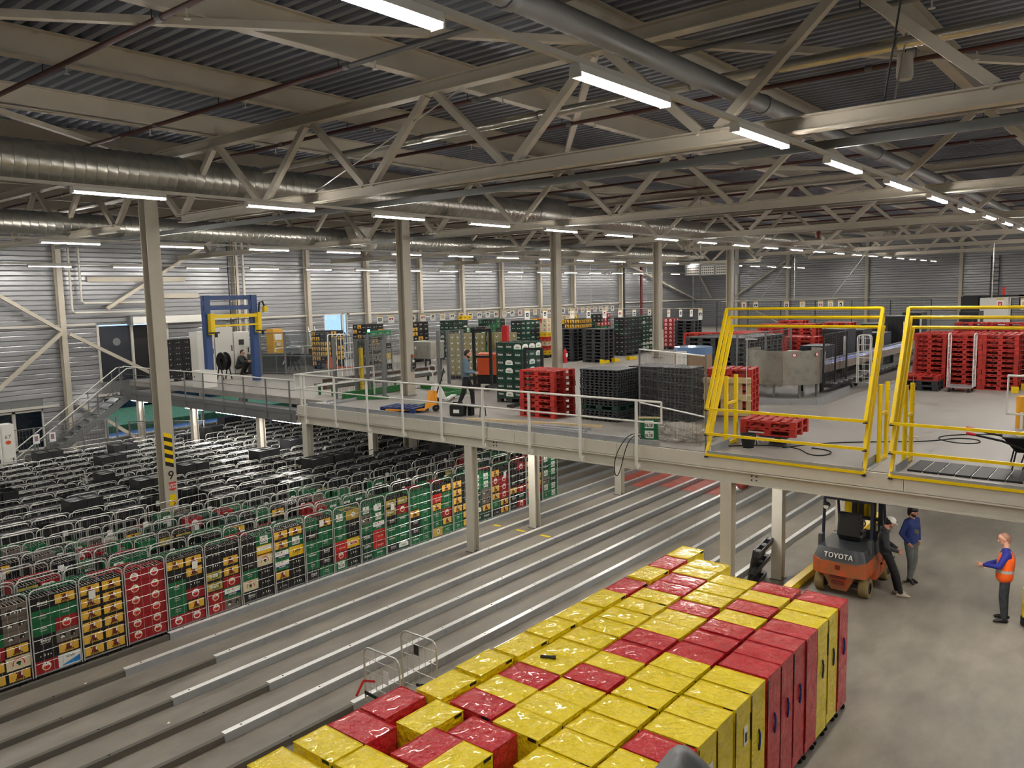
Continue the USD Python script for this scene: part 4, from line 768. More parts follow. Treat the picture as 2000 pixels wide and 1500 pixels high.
# ---------------------------------------------------------------- pallets
def wood_pallet(name, m, L=1.0, W_=1.2):
    c = kindof(name)
    for i in range(6): y = -W_/2+.07+i*(W_-.14)/5; M().box((0, y, .137), (L, .125, .022)).build('deck_board', m, c)
    for x in (-1, 0, 1): M().box((x*(L/2-.06), 0, .115), (.12, W_, .022)).build('stringer_board', m, c)
    for x in (-1, 0, 1):
        for y in (-1, 0, 1): M().box((x*(L/2-.06), y*(W_/2-.07), .063), (.115, .14, .082)).build('block', m, c)
    for x in (-1, 0, 1): M().box((x*(L/2-.06), 0, .011), (.12, W_, .022)).build('bottom_board', m, c)
    return c
def plastic_pallet(name, m, L=1.0, W_=1.2, h=.16):
    c = kindof(name); b = M().bx((-L/2, -W_/2, h-.035), (L/2, W_/2, h))
    for x in np.linspace(-L/2+.08, L/2-.08, 5): b.bx((x-.015, -W_/2, h-.05), (x+.015, W_/2, h-.034))
    b.build('deck', m, c)
    for x in (-1, 0, 1):
        for y in (-1, 0, 1): M().rbox((x*(L/2-.075), y*(W_/2-.1), (h-.035+.02)/2), (.15, .2, h-.055), .02).build('foot', m, c)
    for x in (-1, 0, 1): M().box((x*(L/2-.075), 0, .011), (.14, W_, .022)).build('runner', m, c)
    return c
PR = wood_pallet('red_wooden_pallet_kind', m_redp); PW = wood_pallet('pine_pallet_kind', m_wood); PBL = wood_pallet('blue_pallet_kind', mat('blue_pallet', S(32, 52, 110), .55, var=.1, vs=4), .8, 1.2)
PK = plastic_pallet('black_plastic_pallet_kind', m_blkp); PG = plastic_pallet('green_pallet_kind', mat('dark_green_pallet', S(24, 54, 44), .5))
TR = kindof('nesting_tray')
b = M().bx((-.5, -.6, .045), (.5, .6, .07))
for i in range(9): x = -.5+.03+i*.94/8; b.bx((x-.03, -.585, .0), (x+.03, -.57, .06)).bx((x-.03, .57, .0), (x+.03, .585, .06))
for i in range(9): y = -.6+.03+i*1.14/8; b.bx((-.485, y-.03, .0), (-.47, y+.03, .06)).bx((.47, y-.03, .0), (.485, y+.03, .06))
b.build('tray', m_blkp, TR)
for x in (-.38, 0, .38):
    for y in (-.45, 0, .45): M().box((x, y, .0225), (.12, .12, .045)).build('nesting_foot', m_blkp, TR)
PWORD = {id(PR): ('red_pallet', 'red wooden pallet'), id(PW): ('pine_pallet', 'bare pine pallet'), id(PK): ('black_pallet', 'black plastic pallet'), id(PG): ('green_pallet', 'dark green pallet'), id(TR): ('black_tray', 'thin black nesting tray'), id(PBL): ('blue_pallet', 'blue wooden pallet')}
def stack(cls, n, x, y, where, rz=0., z=DK, h=.163, first=0, total=None, s=1.0, jit=.012):
    nm, wd = PWORD[id(cls)]; total = total or n
    for i in range(n):
        inst(cls, nm, f'{wd}, {ordn(total-1-first-i)} from the top, {where}', 'pallet' if cls is not TR else 'tray', (x+rnd.uniform(-jit, jit), y+rnd.uniform(-jit, jit), z+i*h), rz+rnd.uniform(-.6, .6), f'stack of pallets {where}', s=(s, s, h/.15 if cls in (PR, PW, PBL) else h/.16 if cls is not TR else 1))
    return z+n*h
stack(PR, 8, 17.78, 13.34, 'red stack behind the white guard rail', h=.1625, s=(1.0))
z = stack(TR, 4, 18.15, 11.55, 'dark stack right of the red pallets', h=.0725, first=0, total=18); z = stack(PG, 1, 18.15, 11.55, 'low in the dark stack', z=z, first=4, total=18, h=.14); stack(TR, 13, 18.15, 11.55, 'dark stack right of the red pallets', z=z, h=.0725, first=5, total=18)
stack(TR, 18, 19.5, 10.85, 'middle dark stack by the rail end', h=.076); stack(TR, 19, 18.98, 9.98-.15, 'dark stack behind the loose mesh panel', h=.0745, s=.78)
stack(PR, 8, 20.6, 9.1, 'red stack seen through the loose mesh panel', h=.16, rz=12)
inst(PW, 'pine_pallet', 'bare pine pallet leaning upright behind the loose mesh panel', 'pallet', (19.35, 8.72, DK+.62), group='leaning pallets', rot=(0, 80, 20))
stack(PK, 10, 33.15, 23.5, 'left of two black stacks beside the extinguisher column'); stack(PK, 10, 33.2, 21.7, 'right of two black stacks beside the extinguisher column')
for i, (x, y) in enumerate(((27.5, 11.95), (27.5, 13.22), (28.6, 11.95), (28.6, 13.22), (29.7, 11.95))): stack(PK, 10, x, y, f'{ordn(i)} dark stack left of the steel drum', h=.168)
stack(PK, 10, 41.2, 20.9, 'dark stack right of the red crate tower', h=.175); stack(PR, 3, 40.3, 14.6, 'far low red stack seen between top gate bars', z=DK+1.3); stack(PK, 8, 40.3, 14.6, 'under a far red stack')
for i, (x, y, n, h) in enumerate(((30.8, 15.0, 10, .165), (31.0, 13.6, 10, .165), (32.2, 13.6, 10, .165), (36.2, 14.0, 11, .162), (36.2, 12.6, 11, .165), (32.0, 11.2, 9, .165), (39.2, 12.0, 11, .16), (34.4, 10.8, 8, .165))): stack(PR, n, x, y, f'{ordn(i)} red stack behind the drum, counted from left', h=h)
for i, (x, y) in enumerate(((29.85, 6.1), (29.8, 5.05), (29.8, 4.05), (31.1, 6.1), (31.0, 4.9), (31.0, 3.75))): stack(PR, 11, x, y, f'{ordn(i)} stack of the tall red group at right', h=.162, s=.83)
for i, (x, y) in enumerate(((38.2, 6.3), (38.2, 5.0), (39.4, 3.7))): stack(PR, 11, x, y, f'{ordn(i)} far red stack behind the tall red group', h=.165)
z = stack(PK, 2, 28.7, 6.12, 'low stack behind the right gate arm', h=.165, total=3, s=.9); stack(PR, 1, 28.7, 6.12, 'low stack behind the right gate arm', z=z, first=2, total=3, s=.9)
ts = thing('pallet_lift', 'small black lifting stand under two red pallets by the left gate', 'stand', (16.95, 6.45, DK)); M().lathe((0, 0, 0), [(.001, 0), (.2, 0), (.18, .05), (.07, .07), (.06, .2), (.001, .2)], 20).build('pedestal', m_black, ts, 40); M().bx((-.3, -.3, .19), (.3, .3, .22)).build('platform', m_dark, ts); M().tube([(-.3, .35, 0), (-.32, .37, .2), (-.3, .3, .21)], .012, 6).build('leg', m_black, ts, 60)
stack(PR, 2, 17.15, 6.6, 'raised on a small stand by the left gate', rz=4, z=DK+.225, h=.165)
inst(PBL, 'blue_pallet', 'blue wooden pallet carried by the orange pallet truck', 'pallet', (16.15, 17.45, DK+.02), 12, 'blue pallet')
inst(PK, 'black_pallet', 'black plastic pallet leaning on a cream column beside the covers', 'pallet', (17.25, 6.86, .52), group='leaning pallets', rot=(0, 80, 97))
# yellow floor guards, octabin, extinguisher
for i, (a, b) in enumerate((((32.3, 20.95), (32.9, 20.95)), ((33.3, 20.9), (33.8, 20.9)), ((34.6, 20.85), (35.3, 20.85)), ((28.95, 3.55), (29.3, 3.55)), ((26.9, 11.25), (27.4, 11.25)), ((29.9, 3.4), (30.3, 3.4)))):
    g_ = thing('floor_stop', f'small yellow floor stop at the foot of a pallet stack, {ordn(i)} listed from far left' if False else f'small yellow floor stop, {["left of three beside black stacks", "middle of three beside black stacks", "right of three beside black stacks", "at the corner of the tall red group", "below the dark stacks left of the drum", "behind the tall red group corner"][i]}', 'floor stop', (*a, DK)); M().bx((0, -.07, 0), (b[0]-a[0], .07, .14)).build('block', m_yel, g_); M().bx((-.03, -.1, 0), (.05, .1, .2)).build('end_plate', m_yel, g_)
ob = thing('octabin', 'cardboard octabin under blue plastic film behind the loose mesh panel', 'carton', (22.2, 11.1, DK)); o8 = [(.62*math.cos(math.radians(22.5+45*k)), .55*math.sin(math.radians(22.5+45*k))) for k in range(8)]
M().prism(o8, 1.35, (0, 0, .16)).build('cardboard_wall', m_card, ob); M().prism([(x*1.015, y*1.015) for x, y in o8], .22, (0, 0, 1.48)).build('blue_film', mat('blue_film', S(112, 146, 190), .25, coat=.4), ob); M().bx((-.62, -.1, 1.15), (-.6, .25, 1.6)).build('label_sheet', m_paper, ob)
for i in range(5): M().box((0, -.5+i*.25, .12), (1.15, .12, .03)).build('pallet_board', m_wood, ob)
M().bx((-.55, -.5, 0), (-.4, .5, .1)).bx((.4, -.5, 0), (.55, .5, .1)).build('pallet_bearer', m_wood, ob, kind='stuff')
fx_ = thing('fire_extinguisher', 'red fire extinguisher on the column beside black pallet stacks', 'extinguisher', (27.75, 19.85, DK+.45)); M().lathe((0, 0, 0), [(.001, 0), (.09, 0), (.09, .45), (.05, .55), (.025, .6), (.001, .6)], 14).build('cylinder', m_pr, fx_, 40); M().tube([(0, 0, .6), (.08, 0, .62), (.1, 0, .3)], .012, 6).build('hose', m_black, fx_); M().bx((-.03, -.02, .6), (.05, .02, .66)).build('valve', m_black, fx_); M().bx((-.06, -.1, .25), (.06, -.088, .4)).build('label_card', m_paper, fx_)
# crate towers on the mezzanine
CWORD = lambda code: CNAME.get(code, 'beer_crate')
def tower(codes, nx, ny, nz, x, y, where, rz=0., z=DK+.16, sx=1., grp=None, pal=True, seed=0, hollow=True, faces=True):
    """nx crates along x (short ends), ny along y, only the outside and the top."""
    q = random.Random(seed); a = math.radians(rz); dx, dy, dz = CL*sx+.008, CWD*sx+.008, CH*sx
    if pal: inst(PK, 'black_pallet', f'black plastic pallet under the {where}', 'pallet', (x, y, z-.16), rz, 'pallets under crate towers', s=(nx*dx/1.0, ny*dy/1.2, 1))
    for k in range(nz):
        for i in range(nx):
            for j in range(ny):
                if hollow and not (i == 0 or j == 0 or k == nz-1): continue
                if hollow and (i not in (0, nx-1) and j not in (0, ny-1) and k < nz-1): continue
                code = q.choice(codes); lx, ly = (i-(nx-1)/2)*dx, (j-(ny-1)/2)*dy
                inst(crate_kind(code, k == nz-1 and sx > 1, False, True), CWORD(code), f'{LOOK[code]}, {ordn(nz-1-k)} layer, {ordn(ny-1-j)} across, {ordn(i)} deep, {where}', 'crate', (x+lx*math.cos(a)-ly*math.sin(a), y+lx*math.sin(a)+ly*math.cos(a), z+k*dz), rz, f'crates of the {where}', s=sx*.995)
tower('DDN', 3, 3, 7, 19.85, 16.0, 'green pallet load', 8, sx=1.055, seed=1)
tower('V', 2, 4, 7, 24.1, 22.15, 'olive crate tower', 6, sx=1.03, seed=2); tower('V', 2, 3, 7, 25.2, 21.2, 'second olive tower', 6, sx=1.03, seed=3)
tower('BBE', 5, 2, 8, 37.75, 22.75, 'dark crate tower', 2, seed=4); tower('DDN', 3, 2, 8, 39.75, 23.0, 'green tower', 2, seed=5)
tower('A', 2, 2, 7, 42.4, 22.6, 'red crate tower', 0, seed=6)
BT = [('HHB', 24.5, 31.8, 7, 'first'), ('BRH', 26.6, 31.2, 8, 'second'), ('HBR', 29.2, 30.6, 8, 'third'), ('DNE', 31.4, 29.8, 8, 'fourth'), ('EGB', 33.6, 29.0, 8, 'fifth'), ('KTB', 29.6, 26.6, 7, 'sixth'), ('BEP', 31.8, 25.2, 8, 'seventh'), ('CML', 34.6, 26.0, 8, 'eighth'), ('HH', 34.2, 23.6, 8, 'ninth'), ('DE', 36.0, 24.6, 7, 'tenth'), ('LBM', 39.2, 28.0, 8, 'eleventh'), ('ARG', 42.0, 27.4, 8, 'twelfth')]
for n, (cs, x, y, h, o) in enumerate(BT): tower(cs, 3, 3, h, x, y, f'{o} far tower', 4, seed=20+n, sx=1.02)
tower('CL', 2, 1, 1, 31.0, 28.6, 'far topmost trays', 5, z=DK+2.14, pal=False); tower('G', 3, 1, 1, 22.9, 26.2, 'rack top', 0, z=DK+1.76, pal=False, sx=1.0)
sb = thing('trolley_rack', 'grey rack holding green trays behind the wire fence', 'rack', (22.9, 26.2, DK)); 
for x in (-.55, .55):
    for y in (-.18, .18): M().bar((x, y, 0), (x, y, 1.76), .04).build('upright', m_grey, sb)
for z in (.3, .75, 1.2, 1.74): M().bx((-.58, -.2, z-.02), (.58, .2, z)).build('shelf', m_grey, sb)
tower('BTX', 3, 1, 1, 22.9, 26.2, 'upper shelf', 0, z=DK+1.2, pal=False); tower('XTB', 3, 1, 1, 22.9, 26.2, 'middle shelf', 0, z=DK+.75, pal=False); tower('BTT', 3, 1, 1, 22.9, 26.2, 'lower shelf', 0, z=DK+.3, pal=False)
tower('B', 3, 1, 7, 17.35, 33.0, 'tower behind striped column', 0, z=DK+.16, seed=9)
for k in (0, 1): inst(crate_kind('K', k == 1, False, True), CWORD('K'), f'green crate with white square, {["lower", "upper"][k]} of two beside the guard rail end', 'crate', (16.1, 9.15, DK+CH*k), -62, 'two crates by the guard rail end')
# ---------------------------------------------------------------- hanging picture signs
m_gold = mat('sign_gold', S(206, 168, 70), .5)
wires = [('long wire of large picture signs above the crate towers', (31.5, 26, 6.12), (53, 26, 5.55)), ('long wire of small picture cards along the left wall', (26.8, 31, 5.98), (50, 31, 5.95)), ('tube carrying picture cards in front of the far end wall', (50, 23, 6.06), (50, 15.5, 6.14)), ('tube carrying picture cards at the right edge', (45, 6.9, 6.14), (45, 2, 6.26))]
for lab, a, b in wires:
    t = thing('sign_wire', lab, 'sign wire'); M().cyl(a, b, .02 if 'tube' in lab else .012, 6).build('bar', m_girt, t); A_, B_ = np.array(a), np.array(b)
    for f_ in (.05, .35, .65, .95): q = A_+(B_-A_)*f_; M().cyl(q, (q[0]+(.0 if f_ in (.05, .65) else 1.2)*('tube' in lab), q[1]+(.0 if f_ in (.05, .65) else -1.6)*('tube' in lab), 8.8), .022 if 'tube' in lab else .008, 5).build('hanger', m_chrome, t)
SC = 0
def sign(p, w, h, ax, lab, col, shape, hl=.06):
    t = thing('picture_sign', lab, 'sign', p); a = np.asarray(ax, float)
    def pl(x0, x1, z0, z1, d0, d1):
        b = M(); 
        v = CUBE*[x1-x0, z1-z0, d1-d0]+[(x0+x1)/2, (z0+z1)/2, (d0+d1)/2]; return b.add(v@a, CF)
    pl(-w/2, w/2, -h, 0, -.004, 0).build('card', m_paper, t); pl(-w*.48, w*.48, -h*.14, -h*.02, 0, .003).build('title_strip', m_gold, t)
    k = {0: (.26, .72, .32), 1: (.2, .66, .28), 2: (.3, .62, .36)}[shape]
    pl(-w*k[0], w*k[0], -h*k[1], -h*k[2], 0, .003).build('picture', col, t); pl(-w*.1, w*.1, -h*.6, -h*.45, .003, .005).build('picture_label', m_paper if col is not m_paper else m_dark, t)
    M().cyl((0, 0, 0), (0, 0, hl), .006, 4).build('hook', m_dark, t)
AXL = ((1, 0, 0), (0, 0, 1), (0, -1, 0)); AXB = ((0, -1, 0), (0, 0, 1), (-1, 0, 0))
cols = [m_cdg, m_pk, m_pyel, m_pk, m_cred, m_pr, m_cdg, m_pk, m_pgold, m_pk, m_pbr]
for i, x in enumerate((33.0, 34.55, 37.1, 38.75, 40.45, 42.2, 43.9, 45.8, 48.4, 50.1, 51.7)):
    sign((x, 26.0, 6.12-.0265*(x-31.5)-.06), .42, .52, AXL, f'large white picture sign, {ordn(i)} from the left over the crate towers', cols[i], i % 3)
for i in range(30): sign((27.2+i*.76, 30.97, 5.9), .42, .4, AXL, f'small white picture card, {ordn(i)} from the left, left wall wire', cols[(i*4) % 11], (i*2) % 3)
sign((28.6, 14.0, 6.12), .34, .44, AXL, 'white picture sign hanging nearest, left of the yellow gates', m_pk, 2, 4.2)
for i, y in enumerate((22.3, 21.4, 20.6, 18.6, 17.6, 16.5, 15.9, 15.6-.3)): sign((50, y, 6.035), .32, .5, AXB, f'picture card, {ordn(i)} from the left before the far end wall', cols[(i*3+1) % 11], i % 3)
for i, y in enumerate((6.3, 5.3, 4.8, 4.3)): sign((45, y, 6.12), .32, .55, AXB, f'picture card, {ordn(i)} from the left at the right edge', cols[(i*3+5) % 11], 0)
# ---------------------------------------------------------------- conveyor, drum, fences
cv = thing('belt_conveyor', 'long blue belt conveyor running back from the steel drum', 'conveyor', (0, 8.95, DK))
M().bx((26.2, -.28, .8), (52, .28, .83)).build('belt', mat('blue_belt', S(78, 112, 206), .4), cv)
for y in (-.34, .34): M().bx((26.0, y-.03, .62), (52, y+.03, .88)).build('side_guard', m_steel, cv)
M().tube([(26, -.42, .98), (52, -.42, .98)], .018, 6).build('guide_rail', m_chrome, cv, 60)
for x in np.arange(26.4, 52, 2.2):
    for y in (-.3, .3): M().bar((x, y, 0), (x, y, .62), .06).build('leg', m_dark, cv)
M().bx((26.2, -.7, .18), (44, -.45, .26)).build('lower_track', m_dark, cv)
rl_ = M()
for x in np.arange(26.5, 44, .55): rl_.bx((x, -.74, .27), (x+.22, -.4, .31))
rl_.build('lower_rollers', m_galv, cv, kind='stuff')
dm = thing('turn_drum', 'round stainless steel drum guard of a turning conveyor on legs', 'machine', (25.3, 9.45, DK))
v = M(); g = np.radians(np.linspace(100, 350, 5))
for i in range(4):
    a0, a1 = 62+i*68, 62+(i+1)*68-.7; t_ = np.radians(np.linspace(a0, a1, 12)); P = np.stack([1.15*np.cos(t_), 1.15*np.sin(t_)], 1)
    poly = np.concatenate([P, P[::-1]*.985]); M().prism([tuple(p) for p in poly], .98, (0, 0, .5)).build('shell_panel', m_steel, dm, 30)
    M().prism([tuple(p) for p in np.concatenate([P*1.008, P[::-1]*.998])], .2, (0, 0, .42)).build('lower_band', m_steel, dm, 30)
for k in range(7): a = math.radians(100+k*42); M().cyl((1.05*math.cos(a), 1.05*math.sin(a), 0), (1.05*math.cos(a), 1.05*math.sin(a), .45), .045, 8).build('leg', m_grey, dm, 40)
M().cyl((0, 0, .5), (0, 0, .56), 1.05, 28).build('turntable', m_dark, dm)
for dx, dy in ((-.95, -.66), (-.3, -1.12)): a = math.atan2(dy, dx); M().disc((1.165*math.cos(a), 1.165*math.sin(a), 1.35), .07, n=12, ax=((-math.sin(a), math.cos(a), 0), (0, 0, 1), (math.cos(a), math.sin(a), 0))).build('warning_sticker', m_paper, dm); M().disc((1.165*math.cos(a), 1.165*math.sin(a), 1.35), .07, r0=.7, n=12, ax=((-math.sin(a), math.cos(a), 0), (0, 0, 1), (math.cos(a), math.sin(a), 0)), d=.003).build('sticker_ring', m_pr, dm)
M().bx((.1, -.3, .9), (1.6, .45, 1.3)).build('inner_guard', m_steel, dm)
kb = thing('floor_kerb', 'low galvanised kerb wrapped around the steel drum', 'kerb', (0, 0, DK)); KP = [(24.0, 11.0), (23.16, 10.18), (22.76, 9.27), (23.4, 7.78), (27.2, 7.98)]
for p, q in zip(KP[:-1], KP[1:]): M().bar((*p, .08), (*q, .08), .05, .17).build('kerb_plate', m_galv, kb)
mesh_panel('black framed mesh fence right of the steel drum', (25.4, 8.25), (28.05, 8.35), DK+.16, DK+1.95, .1, .08, (1.3,), mm=m_dark)
mesh_panel('mesh fence behind the steel drum', (24.6, 10.75), (29, 10.6), DK, DK+1.95, .1, .1, (2.2,), mm=m_grey)
mesh_panel('far mesh fence with black posts before the end wall', (58, 27), (58, 12), DK, DK+2.5, .3, .4, (2.5, 5, 7.5, 10, 12.5), mm=m_dark)
mesh_panel('far mesh fence with black posts at the upper right', (58, 9.5), (58, 1), DK, DK+2.5, .3, .4, (2, 4, 6), mm=m_dark)
fm = thing('far_machine', 'pale cabinet machine with black mast and red beacon behind the right gate', 'machine', (54, 8.0, DK)); M().bx((-.6, -.9, 0), (.6, .5, 2.6)).build('cabinet', m_white, fm); M().bx((-.5, .6, 0), (.5, 1.5, 2.7)).build('frame', m_black, fm); M().bx((-.3, -1.7, 2.6), (.3, 1.4, 2.75)).build('top_beam', m_black, fm); M().bx((-.3, -1.9, 2.1), (.3, -1.4, 2.75)).build('motor', m_black, fm); M().cyl((0, -.6, 2.75), (0, -.6, 3.2), .08, 8).build('beacon', m_pr, fm)
for i, (x, y, h) in enumerate(((44, 10.6, 1.9), (46.5, 10.4, 2.0), (42, 11.2, 1.6), (48, 8.0, 2.0), (30.6, 10.15, 1.25), (33.2, 10.2, 1.75), (35.9, 10.3, 1.6), (38.2, 10.1, 1.35))):
    t = thing('dark_cabinet', f'dark panelled conveyor cabinet behind the blue belt, {ordn(i)} of eight', 'cabinet', (x, y, DK)); M().bx((-.7, -.45, .06), (.7, .45, h)).build('body', mat('cabinet_dark', S(46, 50, 56), .5), t); M().bx((-.72, -.47, 0), (.72, .47, .06)).build('plinth', m_grey, t); M().bx((-.78, -.5, 0), (-.7, -.42, h*.85)).build('aluminium_post', m_galvb, t)
    for k in range(4): M().bx((-.708, -.4+k*.21, .12), (-.7, -.22+k*.21, h-.06)).build('door_panel', m_black, t)
def trolley(lab, x, y, rz, w=.7, d=.8, h=1.75):
    t = thing('nesting_trolley', lab, 'roll cage', (x, y, DK), rz); M().bx((-d/2, -w/2, .14), (d/2, w/2, .18)).build('base', m_galv, t)
    for x_ in (-.33, .33):
        for y_ in (-.27, .27): M().cyl((x_, y_-.02, .06), (x_, y_+.02, .06), .06, 8).build('wheel', m_rubber, t)
    for s_ in (-1, 1):
        b = M().tube(uframe(d*.55, .14, h, .1, 0, s_*w/2), .018, 6)
        for z in np.arange(.35, h, .22): b.cyl((-d*.27, s_*w/2, z), (d*.27, s_*w/2, z), .007, 4)
        b.cyl((0, s_*w/2, .15), (0, s_*w/2, h), .007, 4); b.build('end_frame', m_galvb, t, 50)
trolley('empty grey roll cage in front of the tall red pallet group', 28.7, 5.0, 0, .72, .8, 1.85); trolley('narrow grey roll cage folded beside the blue belt', 28.3, 7.85, 90, .18, .75, 1.78)
# loose mesh panel, cords, brush, mat, barrow, small things
lp = thing('loose_mesh_panel', 'loose mesh fence panel standing beside the left yellow gate', 'fence panel', (16.6, 9.7, DK), math.degrees(math.atan2(7.36-9.7, 15.3-16.6))); L = 2.68
bw = M()
for x in np.arange(.05, L, .05): bw.bar((x, 0, .1), (x, 0, 2.0), .0035)
for z in np.arange(.15, 2, .2): bw.bar((0, 0, z), (L, 0, z), .0045)
bw.build('wire_mesh', m_grey, lp, kind='stuff')
for x in (0, L): M().tube([(x, 0, 0), (x, 0, 2.05)], .022, 7).build('post', m_grey, lp)
for z in (.75, 2.03): M().tube([(0, 0, z), (L, 0, z)], .018, 7).build('rail', m_galvb, lp)
for i, (x, y, z0, z1) in enumerate(((18.9, 8.0, DK+.65, 5.35), (19.3, 4.3, DK+.03, 5.6))):
    t = thing('pull_cord', ['white pull cord with a wooden handle hanging by the left gate', 'grey broom handle standing behind the right gate arm'][i], ['cord', 'broom'][i], (x, y, 0)); M().cyl((0, 0, z0), (0, 0, z1 if i else 5.6), .008, 6).build('cord' if i == 0 else 'stick', m_paper if i == 0 else m_grey, t); M().box((0, 0, z0-.015), (.05, .26, .03)).build('handle' if i == 0 else 'broom_head', m_wood, t)
    if i == 0: M().bx((-.03, -.25, 5.58), (.03, .03, 5.6)).build('hook', m_paper, t)
ma = thing('slatted_mat', 'black slatted floor grid with white gaps inside the right gate', 'mat', (16.25, 0, DK)); 
for k in range(12): M().bx((-.55, 3.55-k*.26, 0), (.45, 3.55-k*.26-.235, .035)).build('slat', m_black, ma)
for k in range(12):
    for a, b in ((-.5, -.05), (.0, .4)): M().bx((a, 3.545-k*.26-.244, 0), (b, 3.545-k*.26-.256, .036)).build('white_strip', m_paper, ma)
    for s_ in np.arange(-.5, .44, .12): pass
wb = thing('wheelbarrow', 'black wheelbarrow with red grips at the right edge of the mezzanine', 'wheelbarrow', (17.0, 1.75, DK), 100)
tb = trimesh.convex.convex_hull(np.array([(x*sx, y*sy, z) for z, sx, sy in ((.34, .28, .2), (.62, .5, .34)) for x in (-1, 1) for y in (-1, 1)])); M().tm(tb).build('tray', m_black, wb); M().tube([(-.5, -.34, .62), (.5, -.34, .62), (.5, .34, .62), (-.5, .34, .62)], .02, 6, closed=True).build('rim', m_dark, wb)
for s_ in (-1, 1): M().tube([(-.55, s_*.05, .2), (-.1, s_*.2, .3), (.5, s_*.3, .55), (1.05, s_*.32, .66)], .02, 7).build('handle_tube', m_black, wb, 60); M().cyl((.92, s_*.318, .64), (1.08, s_*.322, .665), .028, 8).build('grip', m_pr, wb); M().tube([(.28, s_*.24, .36), (.34, s_*.28, 0), (.18, s_*.26, 0), (.1, s_*.22, .32)], .016, 6).build('leg', m_black, wb, 60)
M().lathe((-.62, 0, .2), [(.1, -.04), (.19, -.05), (.2, 0), (.19, .05), (.1, .04)], 20, 1).build('tyre', m_rubber, wb, 40); M().cyl((-.62, -.05, .2), (-.62, .05, .2), .1, 12).build('rim_disc', m_grey, wb)
rb = M(); rb.tm(trimesh.creation.icosphere(1, .16)); rb = M().add(rb.arr()[0]*[1.6, 1, .5]+[.05, .05, .64], rb.arr()[1]); rb.build('rubble_film', m_paper, wb)
sg = thing('swing_barrier', 'small white frame barrier behind the wheelbarrow', 'barrier', (21.7, 2.8, DK)); M().tube([(0, 0, .35), (0, 0, 1.25), (0, -1.2, 1.25), (0, -1.2, .35)], .035, 8, closed=True).build('frame', m_white, sg, 60); M().cyl((.3, -.25, 0), (.3, -.25, .75), .11, 14).build('orange_post', mat('amber_post', S(226, 160, 34), .45), sg, 40); M().bar((0, -.3, 0), (0, -.3, .4), .05).bar((0, -1.0, 0), (0, -1.0, .4), .05).build('legs', m_white, sg, kind='stuff')
bk = thing('bucket', 'black plastic bucket on the deck in front of the red pallets', 'bucket', (16.3, 6.85, DK)); M().lathe((0, 0, 0), [(.001, 0), (.12, 0), (.16, .28), (.175, .28), (.165, .3), (.15, .29), (.115, .02), (.001, .02)], 24).build('shell', m_black, bk, 40); M().tube(arc((0, 0, .28), .165, 10, 170, 9, ((1, 0, 0), (0, .5, -.6))), .006, 5).build('handle', m_dark, bk)
def cable(lab, pts, r=.012, m=None, z=DK):
    P = np.array([(*p, z+r+(p[2] if len(p) > 2 else 0)) if len(p) < 3 else (p[0], p[1], z+r+p[2]) for p in pts], float); t = np.arange(len(P)); u = np.linspace(0, len(P)-1, 12*len(P))
    from scipy.interpolate import CubicSpline
    M().tube(CubicSpline(t, P)(u), r, 6).build('cable', m or m_black, smooth=60, label=lab, cat='cable')
cable('black cable lying across the deck with a loop behind the right gate', [(16.6, 6.2), (17.6, 5.6), (18.3, 4.8), (19.0, 3.9), (19.6, 3.5), (19.7, 3.1), (19.3, 3.0), (19.1, 3.4), (19.6, 3.8), (20.4, 3.2), (20.8, 2.0)])
cable('thin dark cable from the bucket past the lifting stand', [(16.0, 7.6), (16.2, 7.2), (16.6, 6.7), (16.7, 6.0), (16.3, 5.6), (16.2, 5.3), (16.6, 5.2), (16.9, 5.7)])
cable('black cable looped over the mezzanine edge by the guard rail end', [(15.5, 9.0, .02), (15.25, 9.15, .2), (15.0, 9.3, -.1), (14.97, 9.4, -.5), (14.97, 9.33, -.7), (14.97, 9.2, -.4), (15.0, 9.1, -.02), (15.2, 9.0, .2), (15.5, 8.75, .02)], .01)
for i, (a, b, w_, h_, lab) in enumerate((((15.95, 14.75), (16.85, 10.9), .09, .05, 'long pine plank lying on the deck behind the guard rail'), ((16.2, 12.3), (16.3, 11.0), .22, .05, 'short galvanised plate on the deck under the red pallets'), ((15.95, 12.9), (16.05, 10.9), .16, .04, 'perforated galvanised strip on the deck beside the plank'))): M().bar((*a, DK+h_/2), (*b, DK+h_/2), w_, h_).build('plank' if i == 0 else 'steel_plate', m_wood if i == 0 else m_galv, label=lab, cat='plank' if i == 0 else 'steel plate')
M().box((16.1, 9.15, DK+2*CH+.015), (.5, .12, .03), -62).build('board', m_wood, label='short pine board resting on the two green crates', cat='board')
gn = thing('toolbox_charger', 'black boxy charger on the deck beside the man with the phone', 'charger', (16.35, 15.45, DK), 20); M().rbox((0, 0, .17), (.32, .42, .32), .04).build('case', m_black, gn, 40); M().bx((-.166, -.1, .1), (-.161, .08, .2)).build('label_panel', m_paper, gn); M().tube([(0, -.14, .32), (0, -.14, .38), (0, .14, .38), (0, .14, .32)], .015, 6).build('handle', m_dark, gn)
tr = thing('work_trestle', 'small steel trestle stool beside the black charger', 'trestle', (16.6, 15.0, DK)); M().bx((-.15, -.3, .27), (.15, .3, .31)).build('top', m_grey, tr)
for y in (-.26, .26): M().tube([(-.13, y, 0), (-.1, y, .27), (.1, y, .27), (.13, y, 0)], .014, 6).build('leg_frame', m_dark, tr)
M().bx((-.07, .12, 0), (.07, .26, .26)).build('motor', m_black, tr)
rg = np.random.default_rng(5); ic = trimesh.creation.icosphere(subdivisions=4, radius=1.0); v = ic.vertices*np.array([.5, .62, .3])*(1+1.1*(meshkit.fbm(ic.vertices*4.2+3, 4)-.5)[:, None]); v[:, 2] = np.maximum(v[:, 2], -.02)
